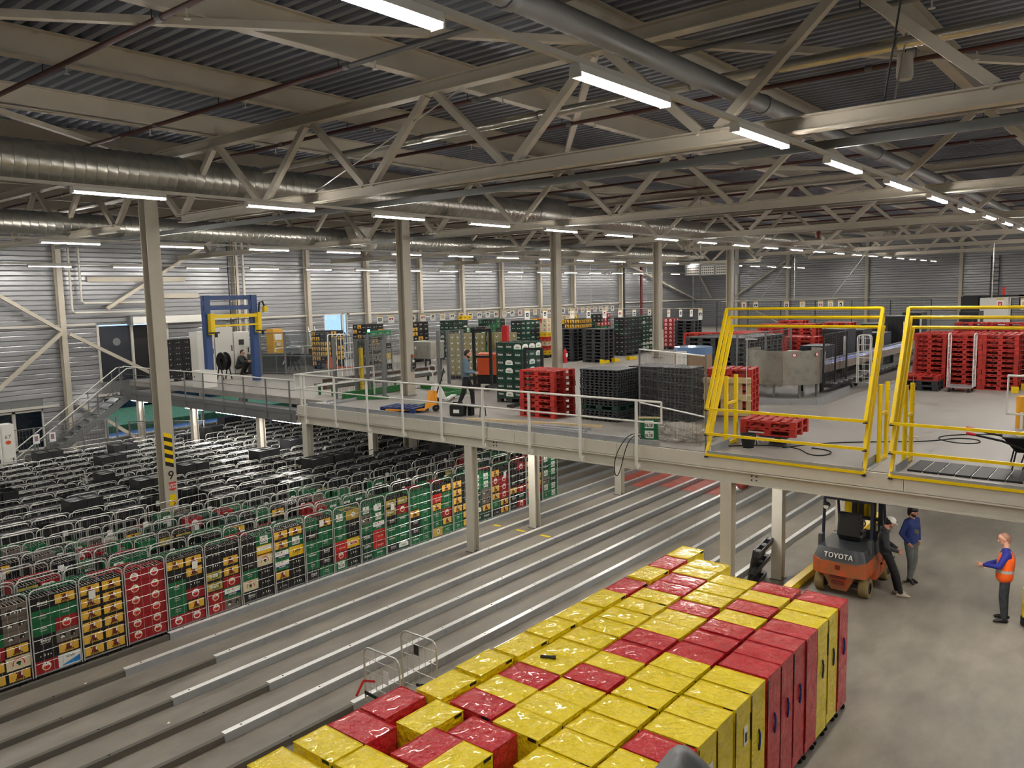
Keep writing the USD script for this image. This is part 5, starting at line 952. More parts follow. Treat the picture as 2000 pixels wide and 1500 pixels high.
m_film = usdkit.material(stage, '/World/Looks/clear_film', {'t': ('transparent_bsdf', {'color': (.95, .95, .95)}), 'p': ('principled_bsdf', {'base_color': S(214, 208, 198), 'roughness': .18}), 'm': ('mix_closure', {'fac': .55})}, [('t.BSDF', 'm.closure1'), ('p.BSDF', 'm.closure2')], surface='m.closure')
M().add(v+[16.55, 8.55, DK+.03], ic.faces).build('plastic_film', m_film, label='crumpled heap of clear plastic film on the deck by the green crates', cat='plastic film')
for i, (x, y, rz_, w_, l_) in enumerate(((17.3, 8.35, 25, .3, .9), (17.0, 8.1, -20, .25, .7), (17.6, 8.7, 70, .3, .5))): M().box((x, y, DK+.03+.03*i), (l_, w_, .02), rz_).build('cardboard_sheet', m_card, label=f'flat scrap of cardboard beside the plastic film, {["widest", "nearest the gate", "farthest back"][i]}', cat='cardboard')
# orange pallet truck, silver pallet truck
def pallet_truck(lab, x, y, rz, m, mh):
    t = thing('pallet_truck', lab, 'pallet truck', (x, y, DK), rz)
    for s_ in (-1, 1): M().bx((-1.15, s_*.27-.08, .07), (0, s_*.27+.08, .12)).build('fork', m, t); M().cyl((-1.05, s_*.27-.04, .04), (-1.05, s_*.27+.04, .04), .04, 8).build('roller', m_rubber, t)
    M().tm(trimesh.convex.convex_hull(np.array([(0, -.3, .08), (0, .3, .08), (.1, -.12, .62), (.1, .12, .62), (.28, -.12, .2), (.28, .12, .2), (.24, -.1, .62), (.24, .1, .62), (0, -.3, .14), (0, .3, .14)]))).build('frame', m, t)
    for s_ in (-1, 1): M().lathe((.3, s_*.07, .1), [(.03, -.03), (.1, -.03), (.1, .03), (.03, .03)], 16, 1).build('wheel', m_rubber, t, 40)
    M().cyl((.28, 0, .2), (.28, 0, .6), .06, 12).build('pump', m, t, 40); M().tube([(.3, 0, .45), (.5, 0, 1.0)], .02, 8).build('tiller', mh, t); M().tube([(.5, 0, 1.0), (.52, .1, 1.07), (.55, .1, 1.22), (.56, 0, 1.27), (.55, -.1, 1.22), (.52, -.1, 1.07)], .016, 7, closed=True).build('handle_loop', mh, t, 60)
pallet_truck('orange hand pallet truck standing in the blue pallet', 16.5, 16.9, -52, mat('amber_paint', S(226, 150, 40), .45), m_dark); pallet_truck('silver hand pallet truck behind the orange one', 18.1, 18.0, -150, m_galvb, m_white)
pallet_truck('small hand pallet truck with orange forks by the mesh panels', 24.2, 31.2, 100, m_orange, m_white)
# ---------------------------------------------------------------- palletising corner at the left
gt = thing('gantry', 'blue steel gantry with yellow crossbeams near the left wall', 'gantry', (17.15, 30, DK))
for x in (0, 2.15): M().bar((x, 0, 0), (x, 0, 3.63), .26, .26).build('leg', m_blue, gt)
for z in (3.53, 3.12): M().bar((-.15, 0, z), (2.3, 0, z), .16, .18).build('cross_beam', m_blue, gt)
for z, h_ in ((2.78, .14), (2.4, .07)): M().bar((.0, -.3, z), (2.25, -.3, z), .12, h_).build('yellow_beam', m_yel, gt)
for x in (.05, 2.2): M().bx((x-.09, -.4, 2.05), (x+.09, -.16, 2.9)).build('yellow_carriage', m_yel, gt); M().bx((x-.2, -.45, 2.1), (x+.25, -.38, 2.16)).build('gripper_arm', m_dark, gt); M().cyl((x+.1, -.42, 1.95), (x+.1, -.42, 2.12), .06, 8).build('gripper', m_black, gt)
M().tube([(2.3, -.2, 2.9), (2.35, -.2, 3.3), (2.5, -.2, 3.35), (2.6, -.2, 3.1)], .04, 7).build('cable_chain', m_black, gt, 60); M().bx((2.52, -.28, 2.9), (2.68, -.12, 3.15)).build('chain_box', m_yel, gt); M().bar((.3, -.32, 2.6), (1.9, -.32, 2.66), .03).build('air_hose', m_black, gt)
cb = thing('white_cabinet', 'white control cabinet group behind the blue gantry', 'cabinet', (18.6, 33.4, DK))
for x0, x1, h_ in ((0, .8, 2.05), (.85, 1.75, 2.2), (1.8, 2.6, 1.95)): M().bx((x0, 0, .05), (x1, .7, h_)).build('cabinet_door', m_white, cb); M().bx((x0, .05, 0), (x1, .7, .05)).build('plinth', m_grey, cb); M().bx((x1-.1, -.02, h_*.5), (x1-.06, 0, h_*.62)).build('door_handle', m_black, cb)
M().bx((2.05, -.03, 1.35), (2.3, 0, 1.6)).build('screen', m_dark, cb); M().bx((.95, .1, 2.2), (1.5, .6, 2.55)).build('vent_box', m_grey, cb)
sd = thing('strapping_reel', 'black strapping reel on a stand behind the gantry leg', 'reel', (18.75, 31.6, DK)); M().lathe((0, 0, .8), [(.12, -.12), (.38, -.14), (.4, -.1), (.25, -.08), (.25, .08), (.4, .1), (.38, .14), (.12, .12)], 24, 0).build('reel', m_black, sd, 40)
for x in (-.2, .2): M().bar((x, -.25, 0), (x, 0, .8), .04).bar((x, .25, 0), (x, 0, .8), .04).build('stand_leg', m_dark, sd)
wbx = thing('white_box', 'pale box cabinet standing behind the walkway railing', 'cabinet', (16.7, 29.6, DK)); M().bx((-.3, -.4, 0), (.3, .4, .62)).build('body', m_white, wbx); M().bx((-.32, -.42, .62), (.32, .42, .66)).build('lid', m_white, wbx); M().cyl((-.301, .25, .42), (-.31, .25, .42), .03, 8).build('lock', m_black, wbx)
pm = thing('panel_guard', 'dark grey panelled guard with a red knob behind the railing', 'machine guard', (20.76, 32.9, DK), math.degrees(math.atan2(-2.6, 1.35)))
for k in range(4): M().bx((k*.72+.01, -.02, .05), (k*.72+.71, .02, .92)).build('guard_panel', mat('panel_dark', S(84, 84, 80), .5, .3), pm); M().bar((k*.72, 0, 0), (k*.72, 0, 1.0 if k else .95), .05).build('post', m_grey, pm)
M().bar((2.88, 0, 0), (2.88, 0, 1.0), .05).build('post', m_grey, pm); M().bx((0, .1, 0), (2.85, .8, .9)).build('machine_bed', m_dark, pm); M().cyl((1.95, -.06, .72), (1.95, -.14, .72), .06, 10).build('red_knob', m_pr, pm); M().bar((1.8, -.1, .45), (1.95, -.1, .7), .04).build('crank_arm', m_white, pm)
def glass_fence(lab, pts, z1):
    t = thing('clear_fence', lab, 'fence', (0, 0, DK))
    for p in pts: M().bar((*p, 0), (*p, z1), .07).build('post', m_grey, t)
    for p, q in zip(pts[:-1], pts[1:]):
        for z in (.12, .9, z1-.03): M().bar((*p, z), (*q, z), .035).build('rail', m_grey, t)
        M().bar((*p, (z1+.1)/2), (*q, (z1+.1)/2), .006, z1-.15).build('clear_panel', g_glass, t)
glass_fence('clear panelled safety fence right of the blue gantry', [(20.6, 31.6), (21.2, 30.6), (21.75, 28.2)], 1.95)
mesh_panel('wire safety fence with grey posts in front of the palletiser', (17.0, 21.75), (20.35, 21.75), DK, 5.52, .07, .3, (1.45, 2.25), mm=m_grey, pr=.05)
mesh_panel('second wire fence with grey posts right of the second column', (21.85, 21.6), (23.2, 21.6), DK, 5.5, .07, .3, (.55,), mm=m_grey, pr=.05)
mesh_panel('wire fence returning toward the camera left of the blue pallet', (17.9, 20.3), (17.9, 21.7), DK, 5.4, .07, .3, mm=m_grey, pr=.05)
gl = thing('status_light', 'green status light on the wire fence post', 'lamp', (18.5, 21.68, 5.56)); M().cyl((0, 0, 0), (0, 0, .05), .04, 8).build('socket', m_dark, gl); M().cyl((0, 0, .05), (0, 0, .14), .045, 10).build('green_lens', mat('green_glow', (.1, 1, .45), .4, emit=9), gl)
for i, (x, y) in enumerate(((18.0, 21.55), (20.0, 21.55))): t = thing('light_barrier_post', f'yellow light barrier post in the wire fence, {["left", "right"][i]} one', 'post', (x, y, DK)); M().bx((-.05, -.05, .02), (.05, .05, 1.68)).build('profile', m_yel, t); M().bx((-.08, -.08, 0), (.08, .08, .02)).build('foot_plate', m_grey, t)
wt = thing('chrome_racks', 'bunch of thin chrome trolley frames behind the wire fence', 'trolley', (21.3, 26.6, DK))
for i in range(3): M().tube([p+np.array([0, i*.3, 0]) for p in uframe(.7, .0, 1.9, .1, 0)], .018, 6).build('trolley_frame', m_galvb, wt, 50)
sm = thing('steel_machine', 'stainless steel box machine on legs behind the second column', 'machine', (26.1, 26.5, DK)); M().rbox((0, 0, .95), (.9, 1.3, .8), .05).build('housing', m_steel, sm, 30); M().bx((-.47, -.45, .7), (-.45, .45, 1.2)).build('door_panel', m_steel, sm); M().cyl((-.48, .3, 1.05), (-.5, .3, 1.05), .05, 8).build('white_button', m_paper, sm)
for x in (-.35, .35):
    for y in (-.5, .5): M().bar((x, y, 0), (x, y, .56), .06).build('leg', m_dark, sm)
om = thing('orange_cabinet', 'amber orange service cabinet by the left wall', 'cabinet', (23.4, 34.6, DK)); M().bx((-.28, -.3, 0), (.28, .3, 1.95)).build('body', mat('amber_cabinet', S(212, 158, 62), .5), om); M().bx((-.2, -.31, 1.4), (.2, -.3, 1.7)).build('notice', m_paper, om); M().bx((-.12, -.34, 1.1), (.1, -.3, 1.3)).build('control_box', m_girt, om)
lad = thing('step_ladder', 'aluminium step ladder leaning by the daylight opening', 'ladder', (25.9, 34.7, DK))
for y in (-.2, .2): M().bar((y, -.35, 0), (y, .25, 1.95), .04).build('rail', m_galvb, lad)
for k in range(6): M().bar((-.2, -.3+k*.09, .2+k*.3), (.2, -.3+k*.09, .2+k*.3), .05, .02).build('step', m_galvb, lad)
re = thing('hose_reel', 'round red hose reel on a dark red stand by the left wall', 'hose reel', (25.0, 33, DK)); M().lathe((0, -.1, 1.32), [(.001, -.06), (.1, -.06), (.3, -.09), (.32, 0), (.3, .09), (.1, .06), (.001, .06)], 24, 1).build('reel', m_pr, re, 30); M().cyl((0, -.2, 1.32), (0, -.16, 1.32), .08, 10).build('hub', m_grey, re)
for x in (-.7, .1): M().bar((x, 0, .05), (x, 0, 1.2 if x > 0 else .95), .06).build('stand_post', m_redpipe, re)
M().bx((-.75, -.03, .25), (.12, .03, .95)).build('stand_panel', m_redpipe, re); M().bx((-.75, -.3, 0), (.15, .3, .05)).build('base', m_redpipe, re)
wr = thing('white_safety_railing', 'white tubular railing in front of the daylight opening', 'railing', (0, 33.4, DK))
for z in (.55, 1.05): M().tube([(22.6, 0, z), (27.4, 0, z)], .03, 7).build('rail', m_white, wr)
for x in (22.6, 24.2, 25.8, 27.4): M().bar((x, 0, 0), (x, 0, 1.07), .05).build('post', m_white, wr)
gf = thing('green_floor_frame', 'low green steel floor frame at the foot of the wire fence', 'floor guard', (0, 0, DK))
for p, q, h_ in (((18.95, 18.75), (20.25, 18.75), .14), ((20.25, 18.75), (20.6, 21.3), .14), ((17.1, 21.5), (20.4, 21.5), .22), ((16.6, 17.7), (17.4, 17.6), .1), ((17.2, 20.9), (17.9, 20.1), .1)): M().bar((*p, h_/2+.01), (*q, h_/2+.01), .1, h_).build('green_bar', m_green, gf)
rp = thing('dock_plate', 'grey steel dock plate in the mezzanine corner', 'plate', (0, 0, DK)); M().prism([(15.5, 21.3), (15.75, 20.6), (18.1, 21.1), (18.1, 21.34)], .02).build('plate', m_galv, rp); M().bar((15.75, 20.58, .03), (18.1, 21.08, .03), .05, .06).build('edge', m_galv, rp)
bp = thing('rust_panel', 'brown low panel wall behind the wire fence', 'panel', (0, 24.4, DK)); M().bx((18.5, -.03, 0), (24.5, .03, .38)).build('panel', mat('brown_panel', S(86, 58, 48), .6), bp); M().bx((18.5, -.05, .38), (24.5, .05, .41)).build('cap', m_grey, bp)
cvg = thing('roller_conveyor', 'low grey roller conveyor with green legs behind the fence', 'conveyor', (0, 22.8, DK)); M().bx((17.2, -.4, .3), (23, -.34, .42)).bx((17.2, .34, .3), (23, .4, .42)).build('side_rail', m_grey, cvg, kind='stuff')
b = M()
for x in np.arange(17.3, 23, .14): b.cyl((x, -.34, .38), (x, .34, .38), .03, 6)
b.build('rollers', m_chrome, cvg, kind='stuff')
for x in (17.4, 19.2, 21, 22.8):
    for y in (-.37, .37): M().bar((x, y, 0), (x, y, .3), .07).build('green_leg', m_green, cvg)
rv = thing('red_valve', 'red sprinkler valve hanging under the mezzanine beam', 'valve', (18.3, 7.82, 2.1)); M().tm(trimesh.creation.icosphere(2, .16)).build('valve_body', m_redpipe, rv, 40); M().cyl((0, -.5, .12), (0, .1, .02), .05, 10).build('pipe', m_redpipe, rv, 40); M().cyl((0, .05, -.1), (-.05, .3, -.2), .06, 10).build('outlet', m_chrome, rv, 40); M().cyl((0, 0, .15), (0, 0, .85), .03, 8).build('riser', m_redpipe, rv, 40)
# handrail end of the platform the picture is taken from
hr = thing('platform_handrail', 'dark round handrail end at the bottom edge of the picture', 'handrail', (0, 0, 0)); A_, B_ = np.array([1.345, .655, 5.9]), np.array([1.0, .93, 5.42]); dd = (A_-B_)/np.linalg.norm(A_-B_)
M().tube([B_-dd*1.2, A_-dd*.03, A_-dd*.012, A_-dd*.003, A_], [.052, .052, .047, .036, .012], 24).build('tube', m_pipe, hr, 40); M().cyl(B_-dd*.6, (B_-dd*.6)*[1, 1, 0], .045, 14).build('post', m_pipe, hr, 40)
# ---------------------------------------------------------------- people
def sph(p, r): return m3.Manifold.sphere(r, 14).translate([float(x) for x in p])
def bone(p, q, r0, r1): return m3.Manifold.batch_hull([sph(p, r0), sph(q, r1)])
def blob(parts, ref=.04, it=8):
    m = m3.Manifold.batch_boolean(parts, m3.OpType.Add).refine_to_length(ref); g = m.to_mesh()
    t = trimesh.Trimesh(np.array(g.vert_properties[:, :3]), np.array(g.tri_verts), process=True); trimesh.smoothing.filter_taubin(t, .5, .52, iterations=it); return MB().add(t.vertices, t.faces)
def person(label, loc, rz, J, top, pants, shoes, hair=None, head_turn=0., sleeve=1., girth=1., vest=None, cap=None, beard=None, hood=False, hands='curl', extra=None):
    D = dict(hipL=(0, .095, .93), hipR=(0, -.095, .93), kneL=(.02, .1, .5), kneR=(.02, -.1, .5), ankL=(0, .1, .09), ankR=(0, -.1, .09), waist=(0, 0, 1.06), chest=(0, 0, 1.3), neck=(0, 0, 1.49), shoL=(0, .175, 1.43), shoR=(0, -.175, 1.43), elbL=(-.02, .25, 1.14), elbR=(-.02, -.25, 1.14), wriL=(.05, .25, .9), wriR=(.05, -.25, .9), head=(.02, 0, 1.67), footL=0., footR=0.)
    D.update(J); j = {k: np.array(v, float) if np.ndim(v) else v for k, v in D.items()}; t = thing('person', label, 'person', loc, rz)
    a = math.radians(head_turn); hf = np.array([math.cos(a), math.sin(a), 0]); hs = np.array([-math.sin(a), math.cos(a), 0]); up = j['head']-j['neck']; up = up/np.linalg.norm(up); hf = hf-up*(hf@up); hf /= np.linalg.norm(hf); hs = np.cross(up, hf); H = j['head']
    P = lambda x, y, z: H+hf*x+hs*y+up*z
    B = [bone(P(-.02, 0, .02), P(.02, 0, .035), .088, .082), bone(P(.015, 0, .0), P(.045, 0, -.075), .075, .042), bone(P(-.02, 0, -.05), j['neck'], .058, .062), bone(P(.085, 0, .01), P(.112, 0, -.028), .011, .015), bone(P(0, .083, .005), P(-.005, .083, -.03), .016, .01), bone(P(0, -.083, .005), P(-.005, -.083, -.03), .016, .01)]
    sk = lambda k: .8 if k else 1
    B += [bone(j['chest'], j['waist'], .12, .11), bone(j['shoL'], j['shoR'], .06, .06), bone(j['neck'], j['chest'], .06, .12)]
    T = [m3.Manifold.batch_hull([sph(j['shoL'], .075), sph(j['shoR'], .075), sph(j['chest']+[.0, .075, 0], .115*girth), sph(j['chest']-[.0, .075, 0], .115*girth), sph(j['neck']-[0, 0, .03], .07)]), m3.Manifold.batch_hull([sph(j['chest']+[.0, .07, 0], .115*girth), sph(j['chest']-[.0, .07, 0], .115*girth), sph(j['waist']+[.02*(girth > 1.1), .07, -.04], .112*girth), sph(j['waist']+[.02*(girth > 1.1), -.07, -.04], .112*girth)]), m3.Manifold.batch_hull([sph(j['waist']+[0, .07, -.03], .112*girth), sph(j['waist']+[0, -.07, -.03], .112*girth), sph((j['hipL']+j['waist'])/2+[0, .02, -.02], .11*girth), sph((j['hipR']+j['waist'])/2-[0, .02, .02], .11*girth)])]
    Q = [m3.Manifold.batch_hull([sph(j['hipL'], .102), sph(j['hipR'], .102), sph(j['waist']-[0, .06, .06], .1*girth), sph(j['waist']+[0, .06, -.06], .1*girth)])]
    SH = []
    for s in 'LR':
        sg = 1 if s == 'L' else -1
        B += [bone(j['sho'+s], j['elb'+s], .045, .036), bone(j['elb'+s], j['wri'+s], .036, .026), bone(j['hip'+s], j['kne'+s], .075, .05), bone(j['kne'+s], j['ank'+s], .05, .035)]
        T += [bone(j['sho'+s], j['elb'+s], .07, .056), bone(j['elb'+s], j['elb'+s]+(j['wri'+s]-j['elb'+s])*.95*sleeve, .056, .04)]
        Q += [bone(j['hip'+s], j['kne'+s], .098, .074), bone(j['kne'+s], j['ank'+s]+[0, 0, .02], .074, .056)]
        fa = math.radians(j['foot'+s]); fd = np.array([math.cos(fa), math.sin(fa), 0]); an = j['ank'+s]; dn = an[2]-.09
        SH.append(m3.Manifold.batch_hull([sph(an+[0, 0, -.03], .045), sph(an-fd*.05+[0, 0, -.05], .04), sph(an+fd*.11+[0, 0, -.05], .04), sph(an+fd*.17+[0, 0, -.062], .028)]))
        w = j['wri'+s]; d = w-j['elb'+s]; d /= np.linalg.norm(d); pal = np.array([0, -sg, 0.])if abs(d[1]) < .8 else np.array([0, 0, -1.]); pal -= d*(pal@d); pal /= np.linalg.norm(pal); sd = np.cross(d, pal)*sg
        B.append(m3.Manifold.batch_hull([sph(w+d*.02, .024), sph(w+d*.085+sd*.028, .014), sph(w+d*.085-sd*.028, .014)]))
        for k, (o, L) in enumerate(((.03, .064), (.011, .075), (-.01, .07), (-.029, .055))):
            p0 = w+d*.085+sd*o; p1 = p0+d*L*.55+pal*L*.12; p2 = p1+d*L*.35+pal*L*.4; B += [bone(p0, p1, .0095, .0088), bone(p1, p2, .0088, .0078)]
        th = w+d*.035+sd*.03; B += [bone(th, th+d*.03+sd*.028+pal*.012, .0115, .01), bone(th+d*.03+sd*.028+pal*.012, th+d*.06+sd*.03+pal*.03, .01, .0085)]
    blob(B, .025, 4).build('body', m_skin, t, True); blob(T, .05).build('top', top, t, True); blob(Q, .05).build('trousers', pants, t, True); blob(SH, .04, 3).build('shoes', shoes, t, True)
    m_eye = mat('eye_white', S(230, 228, 222), .3)
    for y in (-.032, .032): M().tm(trimesh.creation.icosphere(1, .012)).moved(P(.078, y, .012)).build('eye', m_eye, t, True); M().tm(trimesh.creation.icosphere(1, .007)).moved(P(.087, y, .012)).build('pupil', m_black, t, True); M().bar(P(.085, y-.018, .034), P(.085, y+.018, .034), .008, .007).build('eyebrow', hair or m_dark, t)
    M().bar(P(.082, -.024, -.06), P(.082, .024, -.06), .008, .008).build('mouth', mat('lip', S(160, 96, 84), .5), t)
    if hair: blob([bone(P(-.03, 0, .03), P(-.005, 0, .05), .093, .085), bone(P(-.05, .0, .0), P(-.055, 0, -.06 if not hood else -.03), .07, .055)], .03, 4).build('hair', hair, t, True)
    if beard: blob([bone(P(.04, -.03, -.075), P(.04, .03, -.075), .044, .044), bone(P(.0, .055, -.05), P(.03, .03, -.08), .03, .04), bone(P(.0, -.055, -.05), P(.03, -.03, -.08), .03, .04)], .03, 3).build('beard', beard, t, True)
    if cap:
        blob([m3.Manifold.batch_hull([sph(P(-.02, 0, .045), .096), sph(P(.02, 0, .05), .088)]).trim_by_plane([float(x) for x in up], float((P(0, 0, .025))@up))], .03, 2).build('hat', cap[0], t, True)
        if cap[1]: M().tm(trimesh.convex.convex_hull(np.array([P(.07, y, .03) for y in (-.075, .075)]+[P(.17, y, .012) for y in (-.05, .05)]+[P(.07, y, .042) for y in (-.075, .075)]+[P(.17, y, .022) for y in (-.05, .05)]))).build('peak', cap[0], t)
    if hood: blob([bone(j['neck']+[-.06, .06, .02], j['neck']+[-.06, -.06, .02], .06, .06), bone(j['neck']+[-.05, .07, .02], j['neck']+[.06, .03, -.02], .045, .03), bone(j['neck']+[-.05, -.07, .02], j['neck']+[.06, -.03, -.02], .045, .03)], .03, 3).build('hood', top, t, True)
    if vest:
        V = [m3.Manifold.batch_hull([sph(j['shoL']*[1, .75, 1]+[0, 0, -.01], .085), sph(j['shoR']*[1, .75, 1]+[0, 0, -.01], .085), sph(j['chest']+[0, .08, 0], .128*girth), sph(j['chest']-[0, .08, 0], .128*girth)]), m3.Manifold.batch_hull([sph(j['chest']+[0, .08, 0], .128*girth), sph(j['chest']-[0, .08, 0], .128*girth), sph(j['waist']+[.02, .08, -.1], .13*girth), sph(j['waist']+[.02, -.08, -.1], .13*girth)])]
        vm = blob(V, .03); vm.build('vest', vest[0], t, True); v, f = vm.arr(); c = v[f].mean(1); n = np.cross(v[f[:, 1]]-v[f[:, 0]], v[f[:, 2]]-v[f[:, 0]]); n /= np.linalg.norm(n, axis=1, keepdims=True)+1e-9
        sel = (np.abs(c[:, 2]-(j['waist'][2]+.02)) < .03) | (np.abs(c[:, 2]-(j['waist'][2]+.17)) < .0) | ((np.abs(np.abs(c[:, 1])-.1) < .026) & (c[:, 2] > j['waist'][2]+.02))
        vn = np.zeros_like(v)
        for k in range(3): np.add.at(vn, f[:, k], n)
        vn /= np.linalg.norm(vn, axis=1, keepdims=True)+1e-9; M().add(v+vn*.004, f[sel]).build('reflective_stripes', vest[1], t, True)
    if extra: extra(t, P, j)
    return t
m_hoodie = mat('blue_grey_cloth', S(92, 112, 126), .8, var=.1, vs=9); m_blkc = mat('black_cloth', S(28, 28, 30), .85, var=.25, vs=14); m_chair = mat('dark_hair', S(44, 30, 24), .7); m_charc = mat('charcoal_cloth', S(50, 54, 56), .85, var=.15, vs=9); m_navy = mat('blue_sweater', S(34, 52, 112), .85, c2=S(44, 60, 116), vs=6); m_jean = mat('grey_green_jeans', S(96, 102, 98), .85, var=.2, vs=8); m_lshoe = mat('light_shoe', S(176, 168, 152), .7); m_bshoe = mat('black_shoe', S(30, 28, 28), .5); m_camo = mat('dark_camo', S(62, 68, 74), .85, c2=S(34, 38, 42), vs=11); m_vest = mat('hi_vis_orange', S(250, 100, 24), .6); m_refl = mat('reflective_grey', S(170, 172, 170), .4); m_cobalt = mat('cobalt_cloth', S(34, 40, 132), .8); m_red_hair = mat('cropped_ginger_hair', S(150, 110, 92), .7); m_olive = mat('olive_cloth', S(58, 60, 50), .85); m_stain = mat('paint_stain', S(120, 112, 84), .8)
def ex1(t, P, j):
    M().tube(arc(j['neck']+[0, 0, .0], .075, 20, 340, 14, ((-1, 0, .1), (0, 1, 0))), .012, 6).build('headphone_band', m_black, t, 60)
    for y in (-.06, .06): M().cyl(j['neck']+[.06, y-.02, -.02], j['neck']+[.06, y+.02, -.02], .035, 10).build('headphone_cup', m_black, t)
    M().box((.42, .0, 1.1), (.14, .07, .012)).build('phone', m_black, t)
person('man in blue-grey hoodie walking with a phone, beside the green crate load', (17.62, 16.28, DK), -52, dict(hipL=(0, .09, .92), hipR=(0, -.09, .92), kneL=(.16, .1, .5), kneR=(-.08, -.1, .5), ankL=(.18, .09, .09), ankR=(-.24, -.1, .1), waist=(.0, 0, 1.05), neck=(.03, 0, 1.47), head=(.07, 0, 1.64), elbL=(.02, .24, 1.13), wriL=(.27, .1, 1.08), elbR=(.0, -.24, 1.13), wriR=(.26, -.1, 1.08)), m_hoodie, m_blkc, m_bshoe, hair=m_chair, beard=m_chair, hood=True, head_turn=0, extra=ex1)
person('man in white cap and charcoal hoodie leaning on the forklift side', (18.5, 4.33, 0), -72, dict(hipL=(-.2, .1, .92), hipR=(-.2, -.09, .92), waist=(-.26, 0, 1.05), chest=(-.28, 0, 1.29), neck=(-.24, 0, 1.47), shoL=(-.26, .17, 1.42), shoR=(-.26, -.17, 1.42), kneL=(-.06, .11, .5), kneR=(-.02, -.1, .5), ankL=(.02, .1, .09), ankR=(.08, -.1, .09), elbL=(-.22, .26, 1.14), elbR=(-.22, -.26, 1.14), wriL=(.0, .12, 1.03), wriR=(.0, -.12, 1.03), head=(-.16, 0, 1.64)), m_charc, m_blkc, m_lshoe, hair=m_chair, cap=(m_pw, True), hood=True, head_turn=25, beard=mat('short_beard', S(150, 104, 80), .7))
def ex3(t, P, j):
    b = M(); q = random.Random(4)
    for i in range(16): y, z = q.gauss(.0, .05), q.gauss(1.2, .04); b.add(*(lambda s: (s.vertices*[.008, q.uniform(.008, .035), q.uniform(.006, .022)]+[.128-.9*y*y, y, z], s.faces))(trimesh.creation.icosphere(1, 1.0)))
    b.build('paint_stains', m_stain, t, True, kind='stuff')
person('man in blue sweater with crossed legs and hands in pockets behind the forklift', (19.6, 4.3, 0), -112, dict(hipL=(0, .1, .92), hipR=(0, -.09, .92), kneL=(.08, .02, .5), kneR=(.04, -.05, .5), ankL=(.1, -.16, .12), ankR=(.02, -.02, .09), elbL=(-.04, .3, 1.17), elbR=(-.04, -.3, 1.17), wriL=(.06, .2, .97), wriR=(.06, -.2, .97), head=(.02, 0, 1.65), footL=-30), m_navy, m_jean, m_bshoe, hair=m_chair, cap=(m_black, False), beard=m_chair, head_turn=25, girth=1.06, extra=ex3)
person('man in orange hi-vis vest and blue sleeves at the right edge', (18.3, 2.25, 0), 98, dict(kneL=(.03, .11, .5), kneR=(.0, -.11, .5), elbL=(.12, .3, 1.2), wriL=(.38, .22, 1.18), elbR=(.1, -.28, 1.15), wriR=(.34, -.06, 1.12), head=(.05, 0, 1.7), neck=(.01, 0, 1.51), ankL=(.0, .14, .09), ankR=(-.02, -.12, .09), footL=15), m_cobalt, m_camo, m_bshoe, hair=m_red_hair, vest=(m_vest, m_refl), girth=1.22, head_turn=10)
person('man in olive top bending down behind the yellow covers, only his back showing', (7.95, 7.86, 0), -5, dict(waist=(.1, 0, 1.0), chest=(.33, 0, 1.13), neck=(.52, 0, 1.2), shoL=(.45, .17, 1.16), shoR=(.45, -.17, 1.16), elbL=(.5, .2, .88), elbR=(.5, -.2, .88), wriL=(.6, .14, .65), wriR=(.6, -.14, .65), head=(.68, 0, 1.25), hipL=(-.05, .1, .92), hipR=(-.05, -.09, .92)), m_olive, m_blkc, m_bshoe, hair=m_chair)
person('man in dark jacket crouching beside the dark panelled guard', (20.45, 33.05, DK), -60, dict(hipL=(-.12, .1, .35), hipR=(-.12, -.1, .35), kneL=(.3, .13, .5), kneR=(.28, -.13, .45), ankL=(.12, .12, .09), ankR=(.1, -.12, .09), waist=(-.08, 0, .5), chest=(.02, 0, .7), neck=(.08, 0, .86), shoL=(.05, .17, .81), shoR=(.05, -.17, .81), elbL=(.22, .22, .6), elbR=(.22, -.22, .6), wriL=(.42, .12, .62), wriR=(.42, -.12, .62), head=(.13, 0, 1.02)), m_charc, m_blkc, m_bshoe, hair=m_chair)
# ---------------------------------------------------------------- forklift
fk = thing('forklift', 'orange and grey forklift with muddy rear wheels under the mezzanine', 'forklift', (17.95, 5.3, 0))
m_mud = mat('muddy_orange', S(222, 88, 36), .5, c2=S(132, 104, 68), vs=2.6); m_hood = mat('hood_grey', S(70, 74, 78), .35, coat=.3); m_tan = mat('muddy_tyre', S(134, 116, 76), .85, var=.2, vs=8); m_navp = mat('pillar_blue_black', S(34, 40, 58), .4)
def hull(pts): return trimesh.convex.convex_hull(np.array(pts, float))
def mirror(pts): return [(x, s*y, z) for x, y, z in pts for s in (-1, 1)]
M().tm(hull(mirror([(-.42, .36, .52), (-.42, .4, .82), (-.3, .56, .5), (-.3, .57, .86), (.95, .57, .5), (.95, .57, .86)]))).build('counterweight', m_mud, fk, 30)
M().tm(hull(mirror([(-.4, .2, .5), (-.36, .34, .52), (-.3, .16, .16), (.1, .16, .16), (.1, .34, .52)]))).build('lower_counterweight', m_mud, fk, 30)
M().tm(hull(mirror([(.45, .57, .28), (.45, .57, .55), (1.6, .57, .3), (1.6, .57, .62)]))).build('side_body', m_mud, fk, 30)
M().tm(hull(mirror([(-.42, .38, .8), (-.3, .56, .84), (-.3, .3, 1.1), (-.2, .48, 1.08), (.8, .56, .85), (.8, .5, 1.1)]))).build('hood', m_hood, fk, 30)
AXR = ((0, -1, 0), (.38, 0, .925), (-.925, 0, .38)); M().text('TOYOTA', .105, (-.375, 0, .955), AXR, .01, True, True, 1.02).build('lettering', m_pw, fk)
for z, w_ in ((.44, .17), (.32, .13)): M().bx((-.405, -w_, z), (-.3, w_, z+.07)).build('vent_slot', m_redpipe, fk)
M().bx((-.43, -.05, .66), (-.4, .05, .76)).build('tow_pin_slot', m_pbr, fk)
